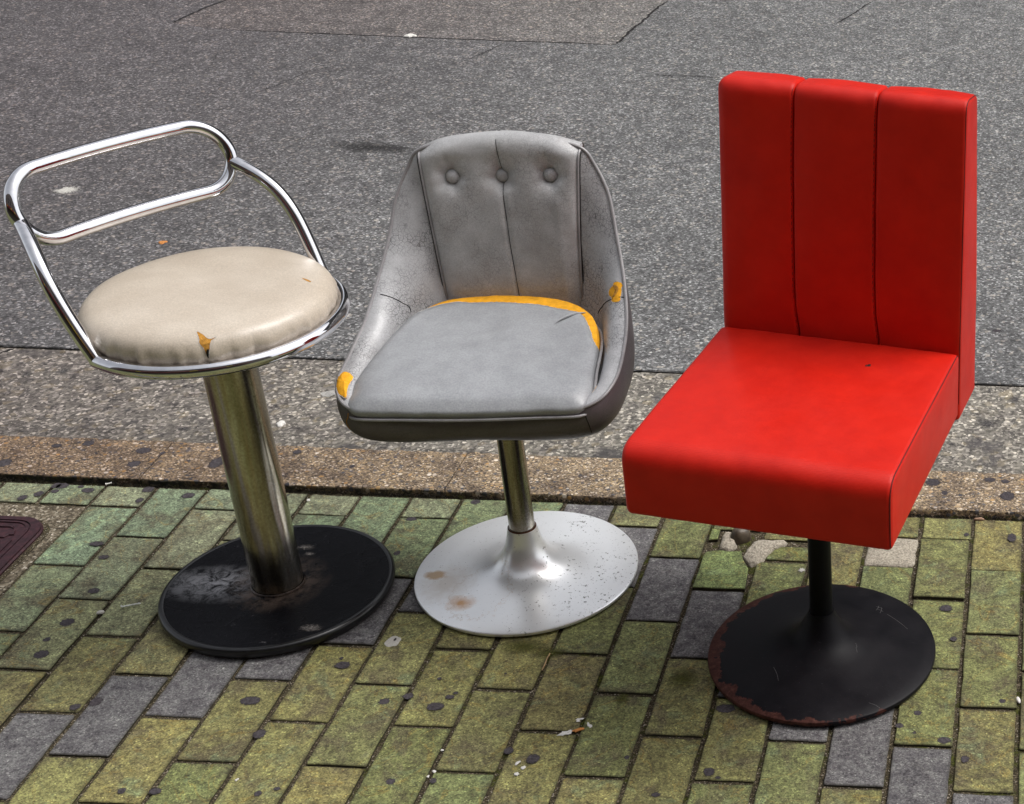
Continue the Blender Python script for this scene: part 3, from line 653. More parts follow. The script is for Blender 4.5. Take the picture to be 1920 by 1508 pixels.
def m_alu():
    t = NT('cast_aluminium'); co = t.coord('Object')
    s = t.n('ShaderNodeSeparateXYZ'); t.l(co, s.inputs[0])
    f = t.noise(co, 260, 4, .7); n = t.noise(co, 12, 4, .6)
    c = t.ramp(n, [(.3, (.86, .87, .875)), (.7, (.92, .93, .935))])
    def spot(x, y, rx, ry):
        mp = t.n('ShaderNodeMapping'); t.l(co, mp.inputs[0]); mp.inputs['Location'].default_value = (-x / rx, -y / ry, 0); mp.inputs['Scale'].default_value = (1 / rx, 1 / ry, 0)
        w_ = t.n('ShaderNodeVectorMath', operation='LENGTH'); t.l(mp.outputs[0], w_.inputs[0])
        return t.math('ADD', w_.outputs['Value'], t.math('MULTIPLY', t.math('SUBTRACT', t.noise(co, 70, 4, .7), .5), 1.1))
    st = spot(-.13, -.055, .045, .055)
    c = t.mix(t.mr(st, .2, 1.25, .42, 0), c, (.44, .32, .20))
    c = t.mix(t.mr(spot(-.158, -.028, .024, .016), .55, 1, .75, 0), c, (.46, .27, .10))
    c = t.mix(t.mr(spot(-.090, -.112, .028, .022), .1, 1.1, .85, 0), c, (.52, .24, .05))
    tide = spot(-.062, -.085, .05, .07)
    c = t.mix(t.mr(t.math('ABSOLUTE', t.math('SUBTRACT', tide, 1)), 0, .035, .45, 0), c, (.45, .33, .22))
    # dark pitting, denser on the right half
    d = t.noise(co, 150, 5, .72); dd = t.math('MULTIPLY', t.mr(d, .60, .62), t.mr(t.math('ADD', t.noise(co, 22, 3), t.math('MULTIPLY', s.outputs[0], .9)), .54, .62))
    c = t.mix(dd, c, (.055, .048, .04)); mt = t.math('SUBTRACT', .58, t.math('MULTIPLY', dd, .5))
    return t.set(c, t.mr(f, .3, .7, .27, .31), mt, t.bump(t.math('SUBTRACT', t.math('MULTIPLY', t.noise(co, 9, 3), 1.5), t.math('MULTIPLY', dd, .4)), .10, .0008), .5)
M_ALU = m_alu()
def m_black_dish():
    t = NT('worn_black_dish'); co = t.coord('Object')
    f = t.noise(co, 320, 4, .7); n = t.noise(co, 16, 5, .65)
    c = t.ramp(n, [(.3, (.004, .004, .0055)), (.7, (.011, .010, .012))])
    c = t.mix(t.mr(f, .66, .74, 0, .55), c, (.10, .10, .10))
    mp = t.n('ShaderNodeMapping'); t.l(co, mp.inputs[0]); mp.inputs['Rotation'].default_value = (0, 0, R(35)); mp.inputs['Scale'].default_value = (4, 60, 4)
    sc_ = t.noise(mp.outputs[0], 12, 4, .75); c = t.mix(t.mr(sc_, .66, .72, 0, .35), c, (.09, .085, .085))
    ln = t.n('ShaderNodeVectorMath', operation='LENGTH'); 
    cb = t.n('ShaderNodeVectorMath', operation='MULTIPLY'); t.l(co, cb.inputs[0]); cb.inputs[1].default_value = (1, 1, 0); t.l(cb.outputs[0], ln.inputs[0])
    s = t.n('ShaderNodeSeparateXYZ'); t.l(co, s.inputs[0])
    # rust where the paint has flaked off the rim, widest on the left
    wd = t.math('MULTIPLY', t.mr(t.math('ADD', s.outputs[0], t.math('MULTIPLY', s.outputs[1], .35)), -.2, .2, 1, -.1), .026)
    edge = t.math('ADD', ln.outputs['Value'], t.math('ADD', wd, t.math('MULTIPLY', t.math('SUBTRACT', t.noise(co, 26, 5, .72), .52), .075)))
    ru = t.mr(edge, .1985, .1998)
    rc = t.ramp(t.noise(co, 120, 4, .7), [(.3, (.030, .011, .009)), (.55, (.070, .026, .020)), (.75, (.12, .055, .042))])
    c = t.mix(ru, c, rc)
    return t.set(c, t.math('ADD', t.mr(n, .3, .7, .40, .54), t.math('MULTIPLY', ru, .1)), 0, t.bump(t.math('ADD', n, t.math('SUBTRACT', t.math('MULTIPLY', f, .3), t.math('MULTIPLY', ru, .3))), .25, .0014), .12)
M_DISH = m_black_dish()
M_BPOLE = m_simple('black_enamel', (.003, .003, .004), .45, nscale=80, amp=.3, bump=.05, coord='Object', spec=.15)

# ------------------------------------------------------------------ 1: chrome and beige bar stool
C1 = (.4826, -.163)
st = empty('bar_stool', (*C1, 0), 0, label='chrome bar stool with round torn beige seat and loop back rail on a black disc', cat='stool')
st.location.z = .0042
V, F = lathe([(0, 0), (.188, 0), (.1905, .001), (.1935, .006), (.1945, .012), (.1935, .0165), (.1905, .0192), (.187, .0197), (.1845, .0188), (.1838, .0170)], 128)
mesh('rim', V, F, m_simple('black_rubber_rim', (.007, .007, .008), .28, nscale=60, amp=.4, bump=.15, coord='Object', spec=.5), True, st)
V, F = lathe([(.1842, .0165), (.1842, .0186), (.06, .0195), (0, .0195)], 128)
mesh('base_plate', V, F, M_BB, True, st)
for x_, y_, a_, b_ in ((.110, -.126, .021, .012), (.004, .112, .022, .010), (.018, .094, .012, .008)):
    V, F = poly_prism(blob(0, 0, a_, b_, .1, 30, .35, x_ * 40), -.0002, .0003, .0001); o = mesh('dried_splash', V, F, M_DRY, False, st); o.location = (x_, y_, .0197 - .0000)
V, F = lathe([(.0455, .019), (.0455, .023), (.0435, .0245)], 64)
mesh('weld_collar', V, F, M_BB, True, st)
V, F = lathe([(.0425, .0195), (.0425, .525), (.03, .525)], 96)
mesh('column', V, F, m_dirty_chrome('grimy_chrome', 1, .085, .125), True, st)
cc = Vector((.476 - C1[0], -.165 - C1[1], 0)); psi = .9825
rh = Vector((math.cos(psi), math.sin(psi), 0)); bh = Vector((-math.sin(psi), math.cos(psi), 0))
def L1(s_, b, z): return cc + rh * s_ + bh * b + Vector((0, 0, z))
RT = .0114
ringp = [L1(.196 * math.cos(a), .196 * math.sin(a), .545) for a in [math.pi + .0558 - .02 + (math.pi - .1116 + .04) * i / 90 for i in range(91)]]
mesh('seat_ring', *tube(ringp, RT, 20), M_CHR, True, st)
s0, b0, z0, A, B, lean, bow = .0003, .194, .732, .1781, .056, .3618, .6431
lp = []
Lh = A - B
for k in range(28): lp.append((-Lh + 2 * Lh * k / 28, B))
for k in range(28): a = math.pi / 2 - math.pi * k / 28; lp.append((Lh + B * math.cos(a), B * math.sin(a)))
for k in range(28): lp.append((Lh - 2 * Lh * k / 28, -B))
for k in range(28): a = -math.pi / 2 - math.pi * k / 28; lp.append((-Lh + B * math.cos(a), B * math.sin(a)))
mesh('back_rail', *tube([L1(s0 + x, b0 + y * math.sin(lean) - bow * x * x, z0 + y * math.cos(lean)) for x, y in lp], RT, 20, True), M_CHR, True, st)
for sg in (1, -1):
    a = -.0558; P0 = Vector((.196 * math.cos(a) * sg, .196 * math.sin(a), .545)); je = -.2732
    x = Lh + B * math.cos(je); y = B * math.sin(je)
    P3 = Vector((s0 + sg * x, b0 + y * math.sin(lean) - bow * x * x, z0 + y * math.cos(lean)))
    P1 = P0 + Vector((.0158 * sg, .0757, .1091)); P2 = P3 + Vector((.0267 * sg, -.0958, -.0267))
    pts = []
    for i in range(33):
        t = i / 32; q = P0 * (1 - t) ** 3 + P1 * 3 * t * (1 - t) ** 2 + P2 * 3 * t * t * (1 - t) + P3 * t ** 3
        pts.append(L1(*q))
    mesh('back_support', *tube(pts, RT * .98, 20), M_CHR, True, st)
# cushion: lathe with a soft top, gathers near the lower edge
def cushion1(a, r_over=None):
    pts = [(.150, .541), (.176, .5415), (.1815, .545), (.1855, .5495), (.1875, .555), (.1890, .560), (.1895, .566), (.1885, .573), (.1845, .582), (.1775, .589), (.167, .594), (.150, .5975), (.12, .6005), (.08, .602), (.04, .6027), (0.0005, .603)]
    return pts
rows = []
NA = 220
for i in range(NA):
    a = 2 * math.pi * i / NA; row = []
    for r_, z in cushion1(a):
        low = max(0, 1 - abs(z - .559) / .021) * (1 if r_ > .17 else 0)
        g = noise.noise(Vector((math.cos(a) * 13, math.sin(a) * 13, z * 8))) ; g2 = noise.noise(Vector((math.cos(a) * 34, math.sin(a) * 34, z * 20)))
        dr = low * (g * .0050 + g2 * .0052); dz = .0018 * noise.noise(Vector((r_ * math.cos(a) * 9, r_ * math.sin(a) * 9, 2))) if r_ < .18 else 0
        row.append(cc + Vector(((r_ + dr) * math.cos(a), (r_ + dr) * math.sin(a), z + dz)))
    rows.append(row)
rows.append(rows[0]); V, F = grid(rows)
cu1 = mesh('seat_cushion', V, F, M_BEIGE, 'all', st)
V, F = lathe([(.185, .5395), (.02, .536), (.02, .53), (.186, .535)], 64); mesh('seat_pan', [Vector(v) + cc for v in V], F, M_DARK, True, st)
tr1 = skin_patch(cu1, [(0.0487, -0.1559, 0.5944), (0.0579, -0.1588, 0.5925), (0.0695, -0.1642, 0.5873), (0.0778, -0.1586, 0.5885), (0.0733, -0.1648, 0.5851), (0.0722, -0.1697, 0.5801), (0.0718, -0.1738, 0.5716), (0.0698, -0.1754, 0.5618), (0.0664, -0.1759, 0.5672), (0.0634, -0.175, 0.5772), (0.0579, -0.1729, 0.5838), (0.0561, -0.1678, 0.589)], 'foam', M_FOAMD, cu1, .0004, .0005, .0006, .0007)
skin_patch(cu1, [(0.0690, -0.1730, 0.5740), (0.0715, -0.1738, 0.5735), (0.0712, -0.1745, 0.5690), (0.0691, -0.1752, 0.5608), (0.0674, -0.1756, 0.567)], 'tear_hole', M_DARK, tr1, .0014, 0, .0003, None, 3)
skin_patch(cu1, [(0.1297, 0.039, 0.599), (0.1365, 0.0374, 0.5984), (0.147, 0.0325, 0.5966), (0.1459, 0.0293, 0.5969), (0.1387, 0.0319, 0.5982)], 'foam', M_FOAMD, cu1, .0003, 0, .0004, .0003)

# ------------------------------------------------------------------ 2: grey bucket chair
C2 = (.898, -.0727)
ch = empty('swivel_chair', (*C2, 0), R(2.18), label='cracked grey vinyl bucket chair with three buttons and exposed yellow foam on an aluminium disc', cat='chair')
ch.location.z = .0042
V, F = lathe([(0, 0), (.1945, 0), (.196, .0015), (.1965, .0065), (.1955, .0078), (.192, .0085), (.15, .0105), (.11, .0130), (.085, .0165), (.068, .0225), (.055, .0315), (.045, .043), (.0375, .056), (.0320, .070), (.0285, .084), (.0260, .098), (.0255, .0995), (.02, .0995)], 128)
mesh('base_plate', V, F, M_ALU, True, ch)
V, F = lathe([(.0238, .0985), (.0248, .0990), (.0248, .1008), (.0232, .1012)], 48); mesh('rust_ring', V, F, m_simple('rust', (.10, .035, .012), .85, nscale=300, amp=.5, coord='Object'), True, ch)
V, F = lathe([(.0225, .099), (.0225, .365), (.01, .365)], 64); mesh('column', V, F, m_dirty_chrome('stained_chrome', 1, -.2, -.1), True, ch)
RO, SX2 = R(-2.356), -.001
def L2(s_, b, z):
    return Vector((s_ * math.cos(RO) + (z - .35) * math.sin(RO) + SX2, b, z - s_ * math.sin(RO)))
RIM = [(0, -.160, .414), (.126, -.169, .423), (.196, -.160, .435), (.225, -.118, .453), (.227, -.039, .471), (.221, .033, .497), (.21, .094, .546), (.196, .14, .6), (.183, .176, .661), (.161, .197, .708), (.136, .204, .739), (.066, .213, .749), (0, .214, .750)]
INN = [(0, -.140, .400), (.12, -.145, .402), (.170, -.135, .405), (.182, -.105, .412), (.180, -.035, .425), (.168, .03, .438), (.154, .106, .466), (.1205, .154, .510), (.1195, .1605, .575), (.1235, .1755, .655), (.126, .190, .716), (.066, .198, .730), (0, .199, .731)]
BOT = [(0, -.143, .364), (.12, -.150, .365), (.176, -.142, .367), (.200, -.108, .371), (.205, -.038, .374), (.200, .03, .376), (.184, .08, .380), (.164, .115, .386), (.140, .14, .394), (.110, .155, .399), (.08, .162, .402), (.04, .165, .404), (0, .165, .404)]
rim = catmull(RIM, 6); inn = catmull(INN, 6); bot = catmull(BOT, 6)
def mirror(L): return [Vector((-p.x, p.y, p.z)) for p in L]
def shell_rows(sg):
    rows = []
    for i, (r_, n_, b_) in enumerate(zip(rim, inn, bot)):
        out = Vector((r_.x, r_.y - .0, 0)); 
        if out.length > 0: out.normalize()
        # outer skin, rim -> bottom, bulging outwards
        row = []
        hh = r_.z - b_.z
        c1 = r_ + out * min(.012, .2 * hh) + Vector((0, 0, -.35 * hh)); c2 = b_ + out * min(.030, .55 * hh) + Vector((0, 0, .12 * hh))
        for k in range(11):
            t = k / 10; q = r_ * (1 - t) ** 3 + c1 * 3 * t * (1 - t) ** 2 + c2 * 3 * t * t * (1 - t) + b_ * t ** 3
            row.append(q)
        rows.append(row)
    return rows
def side(sg):
    o = shell_rows(sg); return [[L2(sg * p.x, p.y, p.z) for p in row] for row in o]
R_ = side(1); L_ = side(-1)
allrows = list(reversed(L_))[:-1] + R_
V, F = grid(allrows)
m = len(allrows[0]); F.append(tuple(i * m + m - 1 for i in range(len(allrows) - 1)))
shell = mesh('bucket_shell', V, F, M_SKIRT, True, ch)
# two padded side wings between the rim and the inside
def wing(sg):
    rows = []
    for i, (r_, n_) in enumerate(zip(rim, inn)):
        if i > 62: break
        d = (n_ - r_); row = []; ax = (rim[min(i + 1, len(rim) - 1)] - rim[max(i - 1, 0)]).normalized(); nrm = d.cross(ax).normalized()
        if nrm.z + (-nrm.y) * .7 < 0: nrm = -nrm
        edge = min(1, i / 8)
        for k in range(13):
            t = k / 12; bul = (math.sin(math.pi * min(1, t * 1.12) ** .75) * .016 * min(1, d.length / .05)) * (1 - .9 * min(1, max(0, (i - 30) / 26)))
            w_ = .0009 * noise.noise(Vector((i * .35, k * .5, sg * 4)))
            q = r_ + d * t + nrm * (bul + w_); row.append(L2(sg * q.x, q.y, q.z))
        row.append(L2(sg * (q.x - .012), q.y + .010, q.z - .006)); row.append(L2(sg * max(0, q.x - .03), q.y + .012, q.z - .03))
        rows.append(row)
    V, F = grid(rows); return mesh('side_wing', V, F, M_GREY, 'all', ch)
wings = {sg: wing(sg) for sg in (1, -1)}
# piping along the rim
rp = list(reversed([L2(-p.x, p.y, p.z) for p in rim]))[:-1] + [L2(p.x, p.y, p.z) for p in rim]
mesh('rim_piping', *tube([p + Vector((0, 0, .0006)) for p in rp[:-1]], .0030, 8, True), M_PIPE, True, ch)
# centre back panel, padded, folded over the top edge
BACK = [(.150, .430), (.151, .470), (.153, .510), (.157, .550), (.163, .590), (.170, .630), (.177, .668), (.183, .700), (.189, .723), (.194, .740), (.200, .7515), (.210, .7585), (.220, .757), (.227, .748), (.230, .730)]
bp = catmull([(0, b, z) for b, z in BACK], 6)
def seam_x(z): return -.0015 + .012 * (.76 - z) / .3
def panel_w(z): return .119 + .018 * max(0, min(1, (z - .50) / .25)) ** 1.2
rows = []
NB = 60
for i, p in enumerate(bp):
    row = []; t = (bp[min(i + 1, len(bp) - 1)] - bp[max(i - 1, 0)]).normalized(); nrm = Vector((0, -t.z, t.y))
    over = max(0, min(1, (i - 46) / 20)); over = over * over * (3 - 2 * over)
    for j in range(NB + 1):
        u = -1 + 2 * j / NB; w_ = panel_w(p.z); x = u * w_
        d = .007 * (1 - abs(u) ** 6)                                  # pad thickness
        d -= .0042 * (1 - .8 * over) * math.exp(-((x - seam_x(p.z)) / .0028) ** 2)      # centre seam
        for bx, bz in ((-.0855, .6955), (0.000, .6935), (.0845, .6955)):
            rr = ((x - bx) ** 2 + (p.z - bz) ** 2)
            d -= (1 - over) ** 3 * .018 * math.exp(-rr / .0165 ** 2) + (1 - over) ** 3 * .008 * math.exp(-((x - bx) ** 2 + (p.z - bz - .012) ** 2) / .034 ** 2)
            d -= (1 - over) ** 3 * .003 * math.exp(-((x - bx + .15 * (p.z - bz)) / .005) ** 2) * max(0, 1 - abs(p.z - bz - .03) / .05)
        for bx, bz in ((-.0855, .6955), (0.000, .6935), (.0845, .6955)):
            ax_, az_ = x - bx, p.z - bz; rr = math.hypot(ax_, az_)
            if rr > .004: d += (1 - over) ** 3 * .0014 * math.cos(5 * math.atan2(az_, ax_) + bx * 40) * math.exp(-((rr - .018) / .012) ** 2)
        cv_ = -.006 * u * u * (1 - over)                               # panel wraps round the sitter
        d += .0012 * noise.noise(Vector((x * 22, p.z * 14, 3)))
        d += .0020 * math.exp(-((x - .095) / .008) ** 2) * (1 if p.z < .66 else 0)
        q = p + nrm * d; edge = -.010 * (abs(u) ** 12)
        crown = -.012 * u * u * over - .010 * u * u * max(0, min(1, (p.z - .69) / .08)) ** 2
        row.append(L2(x, q.y + cv_ * -1 * 0 - (.010 * (abs(u) ** 3)) * (1 - over) + .0 - edge, q.z + crown))
    rows.append(row)
V, F = grid(rows); pan = mesh('back_panel', V, F, M_GREYP, 'all', ch)
for sg in (1, -1):
    pts = []
    for i in range(0, 66):
        j = NB if sg > 0 else 0; p = Vector(rows[i][j]); pts.append(p + Vector((sg * .0010, -.0010, 0)))
    mesh('panel_piping', *tube(pts, .0022, 8), M_PIPE if sg > 0 else M_PIPE, True, pan)
    mesh('seam_gap', *tube([p + Vector((sg * .0028, .0008, 0)) for p in pts[:56]], .0012, 6), M_DARK, True, pan)
# seam thread down the middle
sp = [Vector(rows[i][NB // 2]) for i in range(0, 62)]
pts = []
for i in range(0, 62):
    z = bp[i].z; j = (seam_x(z) / panel_w(z) + 1) / 2 * NB; a = int(j); f = j - a
    pts.append(Vector(rows[i][a]).lerp(Vector(rows[i][a + 1]), f) + Vector((0, -.0001, 0)))
mesh('centre_seam', *tube(pts, .0006, 6), M_DARK, True, pan)
for bx, bz in ((-.0855, .6955), (0.000, .6935), (.0845, .6955)):
    i = min(range(60), key=lambda k: abs(bp[k].z - bz)); u = bx / panel_w(bz); j = round((u + 1) / 2 * NB)
    c = Vector(rows[i][j]); t = (Vector(rows[i + 3][j]) - Vector(rows[i - 3][j])).normalized(); n_ = Vector((0, -t.z, t.y)).normalized()
    n_ = Vector((0, -.93, .36)); c = c + n_ * .0045
    V, F = lathe([(.0005, .0125), (.004, .0120), (.0075, .0105), (.0108, .0075), (.0124, .0040), (.0125, .001), (.0105, -.003)], 28)
    q = n_.to_track_quat('Z', 'Y').to_matrix(); mesh('button', [q @ Vector(v) + c for v in V], F, M_GREYP, 'all', ch)
# seat cushion: foam core, vinyl cover torn away along the back edge
OUTL = [(-.1972, -.1399), (-.1981, -.0955), (-.1872, -.016), (-.165, .0556), (-.147, .0954), (-.1263, .1197), (-.0945, .1348), (-.0515, .1406), (-.010, .1424), (.0302, .1387), (.0749, .1292), (.1158, .1105), (.1431, .0853), (.1608, .0571), (.1701, .0254), (.1751, -.0127), (.1800, -.0722), (.1870, -.1300), (.1830, -.1600), (.168, -.1710), (.100, -.1735), (.0, -.1765), (-.100, -.1735), (-.172, -.1700), (-.1925, -.1600)]
TEAR = [(-.150, .088), (-.1229, .1069), (-.0898, .1162), (-.0567, .1144), (-.0226, .1143), (.0231, .1088), (.0529, .105), (.086, .0936), (.127, .0779), (.1451, .0538), (.1608, .0182), (.1659, .003), (.1740, -.0127)]
oc = catmull([(x, y, 0) for x, y in OUTL], 10, True)
CN = Vector((-.005, -.03, 0))
def ang(p): return math.atan2(p[1] - CN.y, p[0] - CN.x)
def radial(poly, closed=True):
    seg = [(poly[i], poly[(i + 1) % len(poly)]) for i in range(len(poly) if closed else len(poly) - 1)]
    def f(a):
        d = Vector((math.cos(a), math.sin(a), 0)); best = None
        for p, q in seg:
            p = Vector((p[0], p[1], 0)) - CN; q = Vector((q[0], q[1], 0)) - CN; e = q - p
            den = d.x * e.y - d.y * e.x
            if abs(den) < 1e-9: continue
            t = (p.x * e.y - p.y * e.x) / den; u = (p.x * d.y - p.y * d.x) / den
            if t > 0 and -1e-6 <= u <= 1 + 1e-6 and (best is None or t < best): best = t
        return best
    return f
rout = radial(oc); tr = catmull([(x, y, 0) for x, y in TEAR], 8); rtear = radial(tr, False)
def topz(x, y, f):     # f = radius fraction
    base = .448 + .13 * (y + .16)
    e = max(0, (f - .80) / .20); bk = max(0, min(1, (y + .02) / .09))
    fr = max(0, min(1, (-y - .10) / .07))
    return base + .008 * (1 - f * f) * (1 - .8 * bk) - .0035 * e ** 3 * (1 - .85 * bk) + .004 * bk * f - .008 * fr * e ** 3.5 + .0016 * noise.noise(Vector((x * 16, y * 16, 0))) + .0008 * noise.noise(Vector((x * 50, y * 50, 4)))
NC = 180
def cush(scale, dz, tearmode, side):
    rows = []; 
    for i in range(NC):
        a = -math.pi + 2 * math.pi * i / NC; ro = rout(a) * scale; rt = rtear(a) if tearmode else None
        lim = 1.0
        if rt: lim = min(1, (rt + .0016 * noise.noise(Vector((a * 30, 0, 0)))) / ro)
        row = []
        for k in range(15):
            f = lim * (k / 14) ** .8; x, y = CN.x + ro * f * math.cos(a), CN.y + ro * f * math.sin(a)
            lift = 0
            if rt and k >= 13: lift = .0006
            row.append(L2(x, y, topz(x, y, f) + dz + lift))
        rows.append((row, lim, ro, a))
    V, F = [], []; idx = []
    for row, lim, ro, a in rows:
        idx.append(len(V)); full = lim > .985
        rr = list(row); x, y = CN.x + ro * math.cos(a), CN.y + ro * math.sin(a)
        zt = topz(x, y, 1) + dz; zb = .418 + .04 * max(0, y)
        fr = max(0, min(1, (-y - .12) / .05))
        if side:
            for q, (t, o_) in enumerate(((.08, .0016), (.2, .0030), (.4, .0035), (.65, .001), (1, -.003))):
                g = .0016 * noise.noise(Vector((a * 14, q, 1))) * (1 if q > 1 else .4)
                if not full: pz = rr[14]; rr.append(pz + Vector((0, 0, -.0012 * (t > .05))) if q == 0 else rr[15])
                else: rr.append(L2(x + (o_ + g) * math.cos(a), y + (o_ + g) * math.sin(a), zt + (zb - zt) * t))
        V += rr
    m = len(V) // NC
    for i in range(NC):
        j = (i + 1) % NC
        for k in range(m - 1):
            if k >= 15 and not (rows[i][1] > .985 and rows[j][1] > .985): continue
            if k == 14 and (rows[i][1] > .985) != (rows[j][1] > .985): continue
            F.append((i * m + k, j * m + k, j * m + k + 1, i * m + k + 1))
    return V, F
cs = mesh('seat_cushion', *cush(1, .0022, True, True), M_GREYL, 'all', ch)
mesh('foam', *cush(.992, 0, False, True), M_FOAM, 'all', cs)
pp = []
for i in range(160):
    a = -math.pi + 2 * math.pi * i / 160; ro = rout(a) + .0035; x, y = CN.x + ro * math.cos(a), CN.y + ro * math.sin(a)
    bk = max(0, min(1, (y + .02) / .12))
    z = .419 + .055 * max(0, y + .05) * (1 - bk) + bk * (.448 + .13 * (y + .16) - .004) * 1 - bk * 0
    sd_ = max(0, min(1, (y + .165) / .06)); sd_ = sd_ * sd_ * (3 - 2 * sd_)
    z = .4195 * (1 - sd_) + sd_ * (.448 + .13 * (y + .16) - .0105 + bk * (.008 if x < .02 else -.010)); k_ = .0035 * sd_ * (1 - bk); x += k_ * math.cos(a); y += k_ * math.sin(a)
    pp.append(L2(x, y, z))
mesh('cushion_piping', *tube(pp, .0026, 8, True), M_PIPE, True, cs)
rg = []
for i in range(90):
    a0 = ang(TEAR[-1]); a1 = ang(TEAR[0]); a = a0 + (a1 - a0) * i / 89; ro = rtear(a)
    if not ro: continue
    ro = min(ro, rout(a)) + .0016 * noise.noise(Vector((a * 30, 0, 0)))
    x, y = CN.x + ro * math.cos(a), CN.y + ro * math.sin(a); f = ro / rout(a); rg.append(L2(x, y, topz(x, y, f) + .0026))
mesh('torn_edge', *tube(rg, lambda t: .0006 + .0007 * abs(noise.noise(Vector((t * 60, 0, 0)))), 6), M_RIP, True, cs)
fo = [L2(.095 + .045 * t, .045 + .035 * t + .006 * math.sin(t * 3), topz(.11, .07, .75) + .0020 + .0022 * math.sin(math.pi * t)) for t in [i / 12 for i in range(13)]]
mesh('fold', *tube(fo, lambda t: .0026 * math.sin(math.pi * min(.97, t * .9 + .05)), 8), M_GREYL, True, cs)
V, F = lathe([(.02, .360), (.10, .364), (.115, .372), (.02, .374)], 40); mesh('seat_mount', V, F, M_DARK, True, ch)
WR, WL = wings[1], wings[-1]
hR = skin_patch(WR, [(0.1811, 0.0878, 0.545), (0.1903, 0.0863, 0.5478), (0.1998, 0.0834, 0.5451), (0.2003, 0.0762, 0.5388), (0.1996, 0.0649, 0.5296), (0.1994, 0.058, 0.5244), (0.1905, 0.0576, 0.5213), (0.1816, 0.0641, 0.5211), (0.1797, 0.0696, 0.5245), (0.1712, 0.0802, 0.5266), (0.1732, 0.085, 0.5353), (0.1795, 0.084, 0.5408)], 'foam', M_FOAM, WR, .0004, .0010, .0014, .0011)
skin_patch(WR, [(0.1815, 0.0844, 0.5413), (0.1898, 0.081, 0.5424), (0.1938, 0.0766, 0.5397), (0.1926, 0.0709, 0.5339), (0.1859, 0.0671, 0.5271), (0.1840, 0.0696, 0.5267), (0.1896, 0.0734, 0.535), (0.1879, 0.0787, 0.5393)], 'burnt_hollow', M_FOAMD, hR, .0018, 0, .0008, None)
skin_patch(WR, [(0.1850, -0.1125, 0.452), (0.1880, -0.1138, 0.452), (0.1885, -0.125, 0.450), (0.1865, -0.1316, 0.448), (0.1850, -0.127, 0.450)], 'foam', M_FOAM, WR, .0004, .0003, .0008, .0004)
hL = skin_patch(WL, [(-0.2360, -0.1050, 0.4522), (-0.2283, -0.0881, 0.4528), (-0.2165, -0.0925, 0.4518), (-0.2102, -0.0989, 0.4488), (-0.2097, -0.1116, 0.4464), (-0.2106, -0.1238, 0.4438), (-0.2063, -0.1449, 0.4358), (-0.214, -0.1436, 0.4379), (-0.2260, -0.1350, 0.4418), (-0.2340, -0.1209, 0.448)], 'foam', M_FOAM, WL, .0022, .0035, .0010, .0012)
fl_ = [(-.230, -.126, .4415), (-.240, -.128, .4400), (-.253, -.133, .4385), (-.247, -.139, .4355), (-.236, -.141, .4355), (-.228, -.138, .4385)]
V, F = [Vector(p) for p in fl_] + [Vector(p) + Vector((.0008, .0012, -.0014)) for p in fl_], [(0, 1, 2, 3, 4, 5), (11, 10, 9, 8, 7, 6)] + [(i, (i + 1) % 6, 6 + (i + 1) % 6, 6 + i) for i in range(6)]
mesh('vinyl_flap', V, F, M_RIP, False, WL)
skin_line(WL, [(-0.2111, 0.0738, 0.5198), (-0.1928, 0.0763, 0.5141), (-0.1755, 0.0849, 0.4994), (-0.1658, 0.0919, 0.4888), (-0.1600, 0.0900, 0.4799)], 'seam', M_DARK, WL, .0008)
skin_line(WR, [(0.2102, 0.0587, 0.5274), (0.2026, 0.0639, 0.5284), (0.179, 0.068, 0.5222), (0.1617, 0.0816, 0.5092), (0.143, 0.0981, 0.4897), (0.135, 0.0997, 0.4799)], 'seam', M_DARK, WR, .0008)
skin_patch(WL, [(-0.1790, 0.0835, 0.5020), (-0.1707, 0.0880, 0.4957), (-0.1649, 0.0918, 0.4885), (-0.1706, 0.0890, 0.4940)], 'split', M_FOAMD, WL, .0006, 0, .0006, .0005)
skin_line(shell, [(0.1795, -0.1665, 0.4300), (0.1807, -0.1675, 0.422), (0.183, -0.1647, 0.4086), (.185, -.160, .390)], 'seam', M_DARK, shell, .0008)
skin_line(shell, [(-0.2009, -0.1621, 0.4183), (-0.2024, -0.1622, 0.4102), (-0.2059, -0.158, 0.4012), (-.205, -.155, .385)], 'seam', M_FOAMD, shell, .0008)
skin_patch(pan, [(.1290, .1960, .7480), (.1350, .1985, .7460), (.1380, .2010, .7420), (.1320, .1990, .7440)], 'torn_corner', M_DARK, pan, .0010, 0, .001, .0008)

